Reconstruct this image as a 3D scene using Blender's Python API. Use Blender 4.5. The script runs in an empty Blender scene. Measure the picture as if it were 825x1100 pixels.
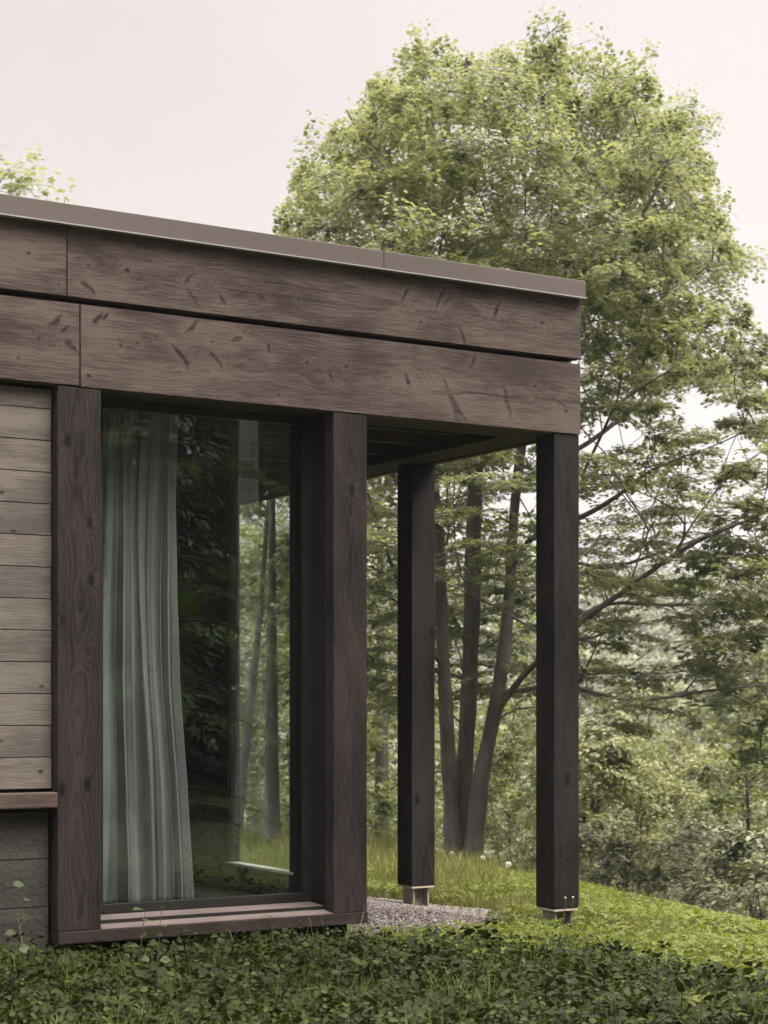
import bpy, bmesh, math, random
import numpy as np
from mathutils import Vector

rng = np.random.default_rng(7)
random.seed(7)
scene = bpy.context.scene
COL = scene.collection

# ------------------------------------------------------------------ survey of the place
# house axes: x along the facade, y into the house, z up (0 = soil beside the house)
F_PX, CX, HY, W_PX, H_PX = 1960.0, 412.5, 758.0, 825.0, 1100.0
TH = math.atan(F_PX / (3668.0 - CX))
S, C = math.sin(TH), math.cos(TH)
D, EYE = 7.0, 1.1

def fac(x, y, v=0.0):
    """point of the plane parallel to the facade, v behind it"""
    k = F_PX * C - (x - CX) * S
    u = (D + v) * (F_PX * S + (x - CX) * C) / k
    z = EYE + (HY - y) * (D + v) / k
    return u, D + v, z

def fu(x, v=0.0): return fac(x, HY, v)[0]
def fz(x, y, v=0.0): return fac(x, y, v)[2]

def cam2w(X, Y):
    return X * C + Y * S, -X * S + Y * C
def w2cam(u, v):
    return u * C - v * S, u * S + v * C
def at(x, y, Y):
    u, v = cam2w((x - CX) * Y / F_PX, Y)
    return np.array((u, v, EYE + (HY - y) * Y / F_PX))

# ------------------------------------------------------------------ object helpers
def tag(o, label=None, cat=None, group=None, kind=None):
    if label: o['label'] = label
    if cat: o['category'] = cat
    if group: o['group'] = group
    if kind: o['kind'] = kind
    return o

def empty(name, loc, label, cat, group=None):
    o = bpy.data.objects.new(name, None)
    COL.objects.link(o)
    o.location = loc
    o.empty_display_size = 0.2
    return tag(o, label, cat, group)

def link(name, me, mat, parent=None, loc=None):
    o = bpy.data.objects.new(name, me)
    COL.objects.link(o)
    for m in (mat if isinstance(mat, (list, tuple)) else [mat]):
        me.materials.append(m)
    if parent is not None: o.parent = parent
    if loc is not None: o.location = loc
    return o

def np_mesh(name, V, T, smooth=False):
    """mesh from vertex array and an (n,3) or (n,4) face array (or a list of them)"""
    if not isinstance(T, list): T = [T]
    T = [np.asarray(t, dtype=np.int32) for t in T if len(t)]
    me = bpy.data.meshes.new(name)
    V = np.asarray(V, dtype=np.float32)
    me.vertices.add(len(V))
    me.vertices.foreach_set('co', V.ravel())
    loops = np.concatenate([t.ravel() for t in T])
    tot = np.concatenate([np.full(len(t), t.shape[1], dtype=np.int32) for t in T])
    start = np.concatenate(([0], np.cumsum(tot)[:-1])).astype(np.int32)
    me.loops.add(len(loops))
    me.loops.foreach_set('vertex_index', loops)
    me.polygons.add(len(tot))
    me.polygons.foreach_set('loop_start', start)
    me.polygons.foreach_set('loop_total', tot)
    if smooth:
        me.polygons.foreach_set('use_smooth', np.ones(len(tot), dtype=bool))
    me.update(calc_edges=True)
    return me

class Acc:
    def __init__(s): s.V = []; s.T = []; s.n = 0
    def add(s, V, T):
        V = np.asarray(V, dtype=np.float32).reshape(-1, 3)
        s.T.append(np.asarray(T, dtype=np.int32) + s.n); s.V.append(V); s.n += len(V)
    def mesh(s, name, smooth=False):
        w = {}
        for t in s.T: w.setdefault(t.shape[1], []).append(t)
        return np_mesh(name, np.concatenate(s.V), [np.concatenate(v) for v in w.values()], smooth)

def tube(acc, P, R, n=6):
    P = np.asarray(P, float); R = np.asarray(R, float)
    k = len(P)
    t = np.gradient(P, axis=0)
    t /= np.linalg.norm(t, axis=1)[:, None] + 1e-9
    ref = np.array((0.31, 0.95, 0.05)) if abs(t[0][2]) > 0.7 else np.array((0.05, 0.1, 1.0))
    a = np.cross(t, ref); a /= np.linalg.norm(a, axis=1)[:, None] + 1e-9
    b = np.cross(t, a)
    ang = np.arange(n) * 2 * math.pi / n
    V = P[:, None, :] + R[:, None, None] * (np.cos(ang)[None, :, None] * a[:, None, :] + np.sin(ang)[None, :, None] * b[:, None, :])
    i = np.arange(k - 1)[:, None] * n; j = np.arange(n)[None, :]; j2 = (j + 1) % n
    Q = np.stack([i + j, i + j2, i + n + j2, i + n + j], -1).reshape(-1, 4)
    acc.add(V.reshape(-1, 3), Q)

def spline(P, m):
    """Catmull-Rom through points"""
    P = np.asarray(P, float)
    if len(P) < 3:
        t = np.linspace(0, 1, m)[:, None]
        return P[0] * (1 - t) + P[-1] * t
    E = np.vstack([2 * P[0] - P[1], P, 2 * P[-1] - P[-2]])
    out = []
    ts = np.linspace(0, len(P) - 1 - 1e-6, m)
    for t in ts:
        i = int(t); f = t - i
        p0, p1, p2, p3 = E[i], E[i + 1], E[i + 2], E[i + 3]
        out.append(0.5 * (2 * p1 + (p2 - p0) * f + (2 * p0 - 5 * p1 + 4 * p2 - p3) * f * f + (3 * p1 - p0 - 3 * p2 + p3) * f ** 3))
    return np.array(out)

def unit(v):
    return v / (np.linalg.norm(v, axis=-1, keepdims=True) + 1e-9)

def scatter(acc, tv, tt, P, d, nrm, size, wide=1.0):
    """one template leaf at every point P, pointing along d, facing nrm"""
    N = len(P)
    if N == 0: return
    d = unit(d); b = unit(np.cross(nrm, d)); n = np.cross(d, b)
    size = np.broadcast_to(np.asarray(size, float), (N,))[:, None, None]
    wide = np.broadcast_to(np.asarray(wide, float), (N,))[:, None, None]
    tv = np.asarray(tv, float)
    V = P[:, None, :] + size * (tv[None, :, 0:1] * d[:, None, :] + wide * tv[None, :, 1:2] * b[:, None, :] + tv[None, :, 2:3] * n[:, None, :])
    T = np.asarray(tt)[None] + (np.arange(N) * len(tv))[:, None, None]
    acc.add(V.reshape(-1, 3), T.reshape(-1, len(tt[0])))

# leaf templates: (along, across, up)
MAPLE_V = [(0, 0, 0), (.10, .34, .03), (.38, .22, .05), (.58, .52, .0), (.66, .16, .05), (1.0, 0, -.06),
           (.66, -.16, .05), (.58, -.52, .0), (.38, -.22, .05), (.10, -.34, .03), (.4, 0, 0)]
MAPLE_T = [(10, i, (i + 1) % 10) for i in range(10)]
OVAL_V = [(0, 0, 0), (.3, .26, .06), (.7, .22, .04), (1, 0, -.08), (.7, -.22, .04), (.3, -.26, .06), (.5, 0, -.02)]
OVAL_T = [(6, i, (i + 1) % 6) for i in range(6)]
RHOMB_V = [(0, 0, 0), (.45, .3, .06), (1, 0, -.05), (.45, -.3, .06)]
RHOMB_T = [(0, 3, 2), (0, 2, 1)]
LEAFLET_V = [(0, 0, 0), (.18, .2, .05), (.38, .37, .09), (.62, .42, .08), (.85, .27, .02), (1.02, 0, -.06),
             (.85, -.27, .02), (.62, -.42, .08), (.38, -.37, .09), (.18, -.2, .05), (.35, 0, 0), (.7, 0, -.01)]
LEAFLET_T = [(0, 10, 1), (1, 10, 2), (2, 10, 3), (10, 11, 3), (3, 11, 4), (4, 11, 5), (5, 11, 6), (6, 11, 7), (7, 11, 10), (7, 10, 8), (8, 10, 9), (9, 10, 0)]
BLADE_V = [(0, .5, 0), (0, -.5, 0), (.45, .42, .03), (.45, -.42, .03), (.8, .25, .14), (.8, -.25, .14), (1, 0, .28)]
BLADE_T = [(0, 1, 3), (0, 3, 2), (2, 3, 5), (2, 5, 4), (4, 5, 6)]

# ------------------------------------------------------------------ materials
def mat_new(name):
    m = bpy.data.materials.new(name); m.use_nodes = True
    nt = m.node_tree; nt.nodes.clear()
    out = nt.nodes.new('ShaderNodeOutputMaterial')
    return m, nt, out

class NT:
    """tiny node-graph writer"""
    def __init__(s, nt): s.nt = nt
    def n(s, typ, **kw):
        nd = s.nt.nodes.new('ShaderNode' + typ)
        for k, v in kw.items(): setattr(nd, k, v)
        return nd
    def l(s, a, b): s.nt.links.new(a, b)
    def put(s, sock, v):
        if hasattr(v, 'links') or isinstance(v, bpy.types.NodeSocket): s.l(v, sock)
        else: sock.default_value = v
    def math(s, op, a, b=0.0, clamp=False):
        nd = s.n('Math', operation=op, use_clamp=clamp); s.put(nd.inputs[0], a); s.put(nd.inputs[1], b); return nd.outputs[0]
    def mix(s, f, a, b, blend='MIX'):
        nd = s.n('Mix', data_type='RGBA', blend_type=blend); s.put(nd.inputs[0], f); s.put(nd.inputs[6], a); s.put(nd.inputs[7], b); return nd.outputs[2]
    def noise(s, vec, scale, detail=3, rough=.55, dist=0.0):
        nd = s.n('TexNoise'); s.l(vec, nd.inputs['Vector']); nd.inputs['Scale'].default_value = scale
        nd.inputs['Detail'].default_value = detail; nd.inputs['Roughness'].default_value = rough; nd.inputs['Distortion'].default_value = dist
        return nd.outputs['Fac']
    def mapping(s, vec, loc=(0, 0, 0), rot=(0, 0, 0), sc=(1, 1, 1)):
        nd = s.n('Mapping'); s.l(vec, nd.inputs[0]); nd.inputs[1].default_value = loc; nd.inputs[2].default_value = rot; nd.inputs[3].default_value = sc
        return nd.outputs[0]
    def ramp(s, f, stops):
        nd = s.n('ValToRGB'); s.put(nd.inputs[0], f); cr = nd.color_ramp
        while len(cr.elements) < len(stops): cr.elements.new(.5)
        for e, (p, c) in zip(cr.elements, stops):
            e.position = p; e.color = c if len(c) == 4 else (*c, 1)
        return nd.outputs[0]
    def range(s, v, a, b, c=0., d=1., smooth=False):
        nd = s.n('MapRange', clamp=True)
        if smooth: nd.interpolation_type = 'SMOOTHSTEP'
        s.put(nd.inputs[0], v)
        for i, q in enumerate((a, b, c, d)): nd.inputs[i + 1].default_value = q
        return nd.outputs[0]
    def bump(s, h, strength=.3, dist=.01, normal=None):
        nd = s.n('Bump'); nd.inputs['Strength'].default_value = strength; nd.inputs['Distance'].default_value = dist
        s.l(h, nd.inputs['Height'])
        if normal is not None: s.l(normal, nd.inputs['Normal'])
        return nd.outputs[0]
    def principled(s, col, rough=.6, spec=.5, normal=None, metallic=0.0):
        nd = s.n('BsdfPrincipled'); s.put(nd.inputs['Base Color'], col if not isinstance(col, tuple) else (*col[:3], 1))
        s.put(nd.inputs['Roughness'], rough); nd.inputs['Specular IOR Level'].default_value = spec; nd.inputs['Metallic'].default_value = metallic
        if normal is not None: s.l(normal, nd.inputs['Normal'])
        return nd.outputs[0]

def wood(name, axis, dark, light, ring=.5, fibre=.5, knot_rate=.55, rough=.75, island=False, saw=0.0, knotsize=1.0, pith=(0., 0.), space=.007,
         wander=.02, attr=False, patchy=1.3, vor=(2.1, 6.5)):
    """sawn timber: growth rings round a wandering pith, fibres, knots; axis = grain direction in object space"""
    K = .395
    dark = tuple(K * q * w_ for q, w_ in zip(dark, (.97, 1.0, 1.02))); light = tuple(K * q * w_ for q, w_ in zip(light, (.97, 1.0, 1.02)))
    m, nt, out = mat_new(name); g = NT(nt)
    tc = g.n('TexCoord'); obj = tc.outputs['Object']
    oi = g.n('ObjectInfo')
    off = g.n('VectorMath', operation='SCALE'); off.inputs[0].default_value = (3.7, 5.1, 4.3)
    rnd = oi.outputs['Random']
    if island:
        ge = g.n('NewGeometry'); rnd = ge.outputs['Random Per Island']
    g.l(g.math('MULTIPLY', rnd, 9.0), off.inputs['Scale'])
    add = g.n('VectorMath', operation='ADD'); g.l(obj, add.inputs[0]); g.l(off.outputs[0], add.inputs[1])
    vec = add.outputs[0]
    def sc3(lng, cross): return tuple(lng if i == axis else cross for i in range(3))
    # knots
    vo = g.n('TexVoronoi', feature='F1'); g.l(g.mapping(vec, sc=sc3(*vor)), vo.inputs['Vector']); vo.inputs['Scale'].default_value = 1.0
    sp = g.n('SeparateColor'); g.l(vo.outputs['Color'], sp.inputs[0])
    on = g.math('LESS_THAN', sp.outputs[0], knot_rate)
    rk = g.math('MULTIPLY', on, g.range(vo.outputs['Distance'], .04 * knotsize, .11 * knotsize, 1, 0, True))
    halo = g.math('MULTIPLY', on, g.range(vo.outputs['Distance'], .04, .40, 1, 0, True))
    kk = rk
    if attr:
        at1 = g.n('Attribute', attribute_name='knot'); at2 = g.n('Attribute', attribute_name='halo')
        kk = g.math('MAXIMUM', rk, at1.outputs['Fac'])
        halo = g.math('MAXIMUM', halo, at2.outputs['Fac'])
    # growth rings
    sx = g.n('SeparateXYZ'); g.l(obj, sx.inputs[0])
    cr = [i for i in range(3) if i != axis]
    lng = g.mapping(vec, sc=tuple(1.0 if i == axis else 0.12 for i in range(3)))
    wa = g.math('MULTIPLY', g.math('SUBTRACT', g.noise(lng, 1.7, 2, .5), .5), wander * 4)
    wb = g.math('MULTIPLY', g.math('SUBTRACT', g.noise(g.mapping(lng, loc=(7, 3, 5)), 2.3, 3, .5), .5), wander * 4)
    a = g.math('ADD', g.math('SUBTRACT', sx.outputs[cr[0]], pith[0]), wa)
    b = g.math('ADD', g.math('SUBTRACT', sx.outputs[cr[1]], pith[1]), wb)
    r = g.math('SQRT', g.math('ADD', g.math('MULTIPLY', a, a), g.math('MULTIPLY', b, b)))
    r = g.math('ADD', r, g.math('MULTIPLY', halo, .018))
    jit = g.noise(g.mapping(vec, sc=sc3(5, 45)), 1.0, 3)
    big = g.noise(g.mapping(vec, sc=sc3(2.2, 9)), 1.0, 2)
    r = g.math('ADD', r, g.math('ADD', g.math('MULTIPLY', jit, .0035), g.math('MULTIPLY', big, .016)))
    fr = g.math('FRACT', g.math('MULTIPLY', r, 1 / space))
    rings = g.math('MULTIPLY', g.range(fr, 0.0, .78, 1.0, .15), g.range(fr, .78, 1.0, 1.0, 6.0))     # slow to dark latewood, quick back
    rings = g.math('MINIMUM', rings, 1.0)
    rings = g.math('ADD', g.math('MULTIPLY', rings, .6), g.math('MULTIPLY', g.noise(g.mapping(vec, sc=sc3(3, 30)), 1.0, 3), .4))
    fib = g.noise(g.mapping(vec, sc=sc3(9, 260)), 1.0, 3, .6)
    patch = g.noise(g.mapping(vec, sc=sc3(1.6, 5.0)), 1.0, 5, .62)
    fac_ = g.math('ADD', g.math('MULTIPLY', rings, ring), g.math('MULTIPLY', g.range(fib, .3, .7), fibre))
    fac_ = g.math('ADD', fac_, g.math('MULTIPLY', g.math('SUBTRACT', patch, .5), patchy))
    fac_ = g.range(fac_, .22 * (ring + fibre), .80 * (ring + fibre))
    col = g.mix(fac_, (*dark, 1), (*light, 1))
    if island:
        col = g.mix(1.0, col, g.ramp(rnd, [(0, (.92, .92, .92)), (1, (1.06, 1.05, 1.04))]), 'MULTIPLY')
    if attr:
        lite = g.math('MULTIPLY', at2.outputs['Fac'], .20)
        col = g.mix(lite, col, tuple(1.22 * q_ for q_ in light) + (1,))
    dk = tuple(.30 * c for c in dark)
    col = g.mix(g.math('MULTIPLY', kk, .95), col, (*dk, 1))
    hgt = g.math('ADD', g.math('MULTIPLY', fib, .5), g.math('MULTIPLY', rings, .45))
    if saw:
        sw = g.noise(g.mapping(vec, sc=sc3(170, 6)), 1.0, 2)
        hgt = g.math('ADD', hgt, g.math('MULTIPLY', sw, saw))
    nr = g.bump(hgt, .4, .0025)
    g.l(g.principled(col, rough, .14, nr), out.inputs[0])
    return m

def leaf_mat(name, cols, trans=.38, rough=.45, spec=.4, tint=(1.12, 1.15, .74)):
    m, nt, out = mat_new(name); g = NT(nt)
    ge = g.n('NewGeometry')
    n = len(cols)
    col = g.ramp(ge.outputs['Random Per Island'], [(i / max(1, n - 1), c) for i, c in enumerate(cols)])
    p = g.principled(col, rough, spec)
    t = g.n('BsdfTranslucent'); g.l(g.mix(1.0, col, (*tint, 1), 'MULTIPLY'), t.inputs[0])
    mx = g.n('MixShader'); mx.inputs[0].default_value = trans; g.l(p, mx.inputs[1]); g.l(t.outputs[0], mx.inputs[2])
    g.l(mx.outputs[0], out.inputs[0])
    return m

def bark_mat(name, a, b, sc=14):
    m, nt, out = mat_new(name); g = NT(nt)
    tc = g.n('TexCoord'); v = tc.outputs['Object']
    n1 = g.noise(g.mapping(v, sc=(sc, sc, sc * .22)), 1.0, 5, .65)
    n2 = g.noise(v, 2.2, 3)
    col = g.mix(g.range(n1, .3, .7), (*a, 1), (*b, 1))
    col = g.mix(g.range(n2, .5, .7, 0, .55), col, (*(1.35 * np.array(b)).tolist(), 1))
    g.l(g.principled(col, .9, .2, g.bump(n1, .9, .02)), out.inputs[0])
    return m

def plain(name, col, rough=.7, spec=.4, metallic=0.0, var=.15, sc=25, bump=0.0):
    m, nt, out = mat_new(name); g = NT(nt)
    tc = g.n('TexCoord'); n1 = g.noise(tc.outputs['Object'], sc, 4)
    c = g.mix(g.range(n1, .3, .7), tuple(x * (1 - var) for x in col) + (1,), tuple(x * (1 + var) for x in col) + (1,))
    g.l(g.principled(c, rough, spec, g.bump(n1, bump, .003) if bump else None, metallic), out.inputs[0])
    return m

# knots of the two fascia boards: (pixel x, pixel y, tilt, length, width)
SPIKE = [(97, 310, .9, .045, .011), (207, 322, 1.0, .060, .011), (203, 300, -.75, .050, .008), (238, 322, .95, .040, .008), (280, 322, .3, .030, .012), (195, 382, .85, .075, .013), (206, 352, -1.0, .045, .009),
         (230, 386, 1.0, .060, .009), (252, 366, -.35, .045, .010), (289, 376, 1.3, .026, .010), (475, 317, -.95, .080, .013), (483, 322, -.8, .050, .008), (535, 330, -1.15, .062, .011), (437, 318, -.9, .045, .008),
         (498, 360, 1.15, .060, .010), (507, 390, -1.1, .065, .010), (487, 430, .95, .105, .018), (494, 440, .85, .060, .012), (480, 415, 1.1, .05, .010), (543, 430, 1.15, .085, .014), (440, 410, 1.1, .042, .010),
         (355, 405, 1.35, .045, .009), (600, 432, .4, .060, .010), (60, 343, -.85, .050, .012), (78, 372, .9, .042, .013), (105, 343, -1.0, .040, .012), (112, 340, -.8, .03, .008), (70, 352, -.6, .03, .008)]
ROUND = [(30, 272, .009), (62, 305, .007), (96, 285, .008), (136, 291, .012), (157, 309, .008), (320, 322, .008), (390, 300, .010), (452, 345, .008), (583, 347, .014), (617, 331, .008), (547, 352, .007), (20, 385, .008), (43, 363, .011),
         (130, 371, .008), (148, 369, .009), (168, 361, .007), (228, 367, .008), (330, 390, .009), (372, 393, .010), (420, 420, .007), (575, 415, .009), (608, 442, .012), (300, 425, .007), (95, 403, .010)]
def vnoise(x, y, seed=0):
    r_ = np.random.default_rng(seed).random((64, 64))
    xi = np.floor(x).astype(int); yi = np.floor(y).astype(int)
    fx = x - xi; fy = y - yi; fx = fx * fx * (3 - 2 * fx); fy = fy * fy * (3 - 2 * fy)
    g_ = lambda i, j: r_[i % 64, j % 64]
    return (g_(xi, yi) * (1 - fx) + g_(xi + 1, yi) * fx) * (1 - fy) + (g_(xi, yi + 1) * (1 - fx) + g_(xi + 1, yi + 1) * fx) * fy
def fbm(x, y, seed=0, o=4):
    s_ = 0; a_ = .5
    for k in range(o): s_ = s_ + a_ * vnoise(x * 2 ** k + 3.1 * k, y * 2 ** k + 1.7 * k, seed + k); a_ *= .5
    return s_ / (1 - .5 ** o) - .5
def sstep(a, b, x):
    t = np.clip((x - a) / (b - a), 0, 1); return t * t * (3 - 2 * t)

M = {}
M['fascia'] = wood('fascia_timber', 0, (.092, .064, .053), (.245, .184, .158), ring=.30, fibre=.5, knot_rate=.0, saw=.4, pith=(.05, 0.), space=.011, wander=.035, attr=True, patchy=1.9)
M['post'] = wood('post_timber', 2, (.016, .012, .011), (.088, .065, .057), ring=.75, fibre=.4, knot_rate=.42, saw=.2, knotsize=1.7, vor=(4.5, 9.), space=.0085, wander=.016, patchy=1.6)
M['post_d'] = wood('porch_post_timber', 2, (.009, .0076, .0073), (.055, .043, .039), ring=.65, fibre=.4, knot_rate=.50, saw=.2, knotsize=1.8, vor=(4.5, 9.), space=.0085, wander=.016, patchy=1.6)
M['beam_u'] = wood('porch_beam_timber', 0, (.05, .036, .03), (.11, .08, .07), ring=.35, fibre=.5, knot_rate=.2)
M['beam_v'] = wood('porch_cross_beam_timber', 1, (.05, .036, .03), (.11, .08, .07), ring=.35, fibre=.5, knot_rate=.2)
M['sill'] = wood('skylit_sill_timber', 0, (.20, .155, .135), (.36, .285, .255), ring=.25, fibre=.5, knot_rate=.15)  # lightened: skylight on the tread tops is put into the colour
M['sill_beam'] = wood('sill_beam_timber', 0, (.055, .04, .034), (.12, .087, .075), ring=.3, fibre=.5, knot_rate=.2)
M['clad'] = wood('wall_cladding_timber', 0, (.205, .172, .148), (.385, .328, .285), ring=.2, fibre=.35, knot_rate=.55, island=True, knotsize=1.5, pith=(.0, .6), space=.012, wander=.05, patchy=1.5, vor=(9., 14.))
M['ledge'] = wood('ledge_timber', 0, (.13, .088, .075), (.25, .18, .155), ring=.25, fibre=.5, knot_rate=.3)
M['flash'] = plain('bronze_flashing', (.092, .077, .069), .45, .25, .0, .04, 3)
M['drip'] = plain('flashing_edge', (.27, .26, .25), .45, .5, .0, .03, 3)
M['frame'] = plain('window_frame_paint', (.0155, .0145, .013), .6, .2, 0, .1, 8)
M['jamb'] = plain('dark_jamb_paint', (.010, .0105, .010), .7, .12, 0, .1, 8)
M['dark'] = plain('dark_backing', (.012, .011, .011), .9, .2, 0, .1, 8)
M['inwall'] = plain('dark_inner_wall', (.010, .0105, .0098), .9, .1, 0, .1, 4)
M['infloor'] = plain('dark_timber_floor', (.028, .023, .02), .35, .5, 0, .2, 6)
M['steel'] = plain('galvanised_steel', (.26, .235, .20), .6, .5, .3, .25, 30, .2)
M['weld'] = plain('plate_edge', (.42, .37, .31), .6, .4, .2, .15, 30)
M['alu'] = plain('pale_sill_metal', (.6, .6, .58), .35, .5, .3, .05, 10)
M['roof'] = plain('roof_membrane', (.12, .11, .10), .9, .2, 0, .15, 3)

def concrete():
    m, nt, out = mat_new('board_formed_concrete'); g = NT(nt)
    tc = g.n('TexCoord'); v = tc.outputs['Object']
    n1 = g.noise(v, 38, 6, .7); n2 = g.noise(g.mapping(v, sc=(2, 2, 9)), 1.0, 4)
    sx = g.n('SeparateXYZ'); g.l(v, sx.inputs[0])
    fr = g.math('FRACT', g.math('MULTIPLY', sx.outputs[2], 5.1))
    ln = g.range(fr, 0.0, .02, .55, 0)
    col = g.mix(g.range(n2, .3, .7), (.048, .043, .038, 1), (.095, .085, .075, 1))
    col = g.mix(g.range(n1, .4, .7, 0, .5), col, (.07, .06, .052, 1))
    col = g.mix(ln, col, (.03, .027, .025, 1))
    h = g.math('SUBTRACT', g.math('MULTIPLY', n1, .8), ln)
    g.l(g.principled(col, .95, .2, g.bump(h, 1.0, .035)), out.inputs[0])
    return m
M['concrete'] = concrete()

def glass():
    m, nt, out = mat_new('window_glass'); g = NT(nt)
    lw = g.n('LayerWeight'); lw.inputs[0].default_value = .5
    f5 = g.math('POWER', lw.outputs['Facing'], 5.0)
    fr = g.math('ADD', g.math('MULTIPLY', f5, .90), .085)
    tr = g.n('BsdfTransparent'); tr.inputs[0].default_value = (.97, .985, .975, 1)
    gl = g.n('BsdfGlossy'); gl.inputs['Roughness'].default_value = 0.0; gl.inputs[0].default_value = (.86, 1, .95, 1)
    mx = g.n('MixShader'); g.l(fr, mx.inputs[0]); g.l(tr.outputs[0], mx.inputs[1]); g.l(gl.outputs[0], mx.inputs[2])
    g.l(mx.outputs[0], out.inputs[0])
    return m
M['glass'] = glass()

def fabric():
    m, nt, out = mat_new('sage_curtain_cloth'); g = NT(nt)
    tc = g.n('TexCoord'); v = tc.outputs['Object']
    n1 = g.noise(g.mapping(v, sc=(400, 400, 400)), 1.0, 2); n2 = g.noise(v, 6, 3)
    col = g.mix(n2, (.19, .205, .20, 1), (.24, .255, .245, 1))
    p = g.n('BsdfDiffuse'); g.l(col, p.inputs[0]); g.l(g.bump(g.math('ADD', n1, g.math('MULTIPLY', n2, 2.0)), .25, .004), p.inputs['Normal'])
    t = g.n('BsdfTranslucent'); g.l(col, t.inputs[0])
    mx = g.n('MixShader'); mx.inputs[0].default_value = .25; g.l(p.outputs[0], mx.inputs[1]); g.l(t.outputs[0], mx.inputs[2])
    g.l(mx.outputs[0], out.inputs[0])
    return m
M['curtain'] = fabric()

M['leaf_main'] = leaf_mat('beech_leaf', [(.165, .182, .090), (.185, .200, .105), (.150, .168, .082), (.205, .210, .125), (.18, .19, .115)], .55, .36, .75)
M['leaf_wood'] = leaf_mat('woodland_leaf', [(.115, .134, .046), (.138, .156, .056), (.102, .124, .044), (.155, .164, .068)], .48, .5, .35)
M['leaf_pale'] = leaf_mat('pale_valley_leaf', [(.145, .158, .055), (.172, .178, .072), (.125, .140, .046), (.195, .19, .094)], .3, .55, .35)
M['leaf_bush'] = leaf_mat('whitish_bush_leaf', [(.17, .18, .10), (.20, .205, .125), (.145, .16, .08), (.235, .235, .16)], .25, .5, .5)
M['leaf_far'] = leaf_mat('far_hillside_leaf', [(.10, .115, .05), (.125, .135, .065), (.085, .10, .045), (.14, .14, .075)], .12, .6, .3)
M['leaf_dark'] = leaf_mat('dark_green_leaf', [(.055, .075, .022), (.075, .095, .03), (.045, .065, .02)], .40, .5, .35)  # darker green, used for the seedling leaves
M['leaf_cover'] = leaf_mat('ground_cover_leaf', [(.010, .018, .003), (.018, .028, .005), (.007, .012, .002), (.038, .050, .009), (.016, .024, .005)], .2, .6, .12)
M['leaf_clover'] = leaf_mat('lawn_clover_leaf', [(.108, .138, .018), (.134, .158, .022), (.086, .114, .018), (.16, .166, .030)], .4, .55, .25)
M['grass'] = leaf_mat('lawn_grass_blade', [(.10, .115, .022), (.13, .14, .03), (.11, .12, .03), (.15, .15, .045), (.17, .155, .07)], .4, .5, .35)
M['needle_shaded'] = leaf_mat('shaded_spruce_needle', [(.016, .026, .010), (.024, .036, .012), (.012, .018, .008)], .15, .6, .2)  # deep shade of the wood put into the needle colour
M['hemlock'] = leaf_mat('hemlock_frond', [(.07, .105, .032), (.095, .135, .04), (.05, .08, .026)], .4, .5, .3)
M['needle'] = leaf_mat('spruce_needle', [(.05, .08, .022), (.07, .105, .03), (.04, .065, .02)], .25, .5, .3)
M['bark'] = bark_mat('beech_bark', (.058, .050, .045), (.125, .112, .102))
M['bark_d'] = bark_mat('dark_bark', (.03, .026, .022), (.07, .06, .052))
M['bark_p'] = bark_mat('pale_rough_bark', (.14, .13, .12), (.36, .34, .32), 22)
M['stem'] = plain('green_stem', (.06, .075, .03), .7, .3, 0, .2, 30)
M['petal'] = plain('dandelion_down', (.62, .60, .55), .9, .2, 0, .1, 30)
M['petal_y'] = plain('small_pale_petal', (.55, .50, .34), .8, .2, 0, .1, 30)

def ground_mat():
    m, nt, out = mat_new('meadow_soil'); g = NT(nt)
    tc = g.n('TexCoord'); v = tc.outputs['Object']
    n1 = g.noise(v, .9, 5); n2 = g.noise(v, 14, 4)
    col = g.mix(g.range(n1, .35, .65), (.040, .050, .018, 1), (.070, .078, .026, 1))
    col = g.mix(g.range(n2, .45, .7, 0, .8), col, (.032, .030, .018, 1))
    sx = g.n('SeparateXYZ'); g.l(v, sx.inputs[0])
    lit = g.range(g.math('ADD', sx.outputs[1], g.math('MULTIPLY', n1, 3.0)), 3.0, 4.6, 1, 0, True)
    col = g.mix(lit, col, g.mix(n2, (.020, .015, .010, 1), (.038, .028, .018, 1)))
    g.l(g.principled(col, .95, .15, g.bump(n2, .6, .05)), out.inputs[0])
    return m
M['ground'] = ground_mat()
def gravel_mat(base=True):
    m, nt, out = mat_new('gravel_stone'); g = NT(nt)
    ge = g.n('NewGeometry'); tc = g.n('TexCoord')
    col = g.ramp(ge.outputs['Random Per Island'], [(0, (.06, .05, .046)), (.4, (.125, .106, .098)), (.75, (.18, .157, .148)), (1, (.27, .245, .23))])
    n = g.noise(tc.outputs['Object'], 120, 3)
    col = g.mix(1.0, col, g.ramp(n, [(.3, (.8, .8, .8)), (.7, (1.1, 1.1, 1.1))]), 'MULTIPLY')
    g.l(g.principled(col, .9, .2), out.inputs[0])
    return m
M['gravel'] = gravel_mat()
M['gravel_bed'] = plain('gravel_bed_soil', (.065, .056, .049), .95, .15, 0, .4, 90, .6)

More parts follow.
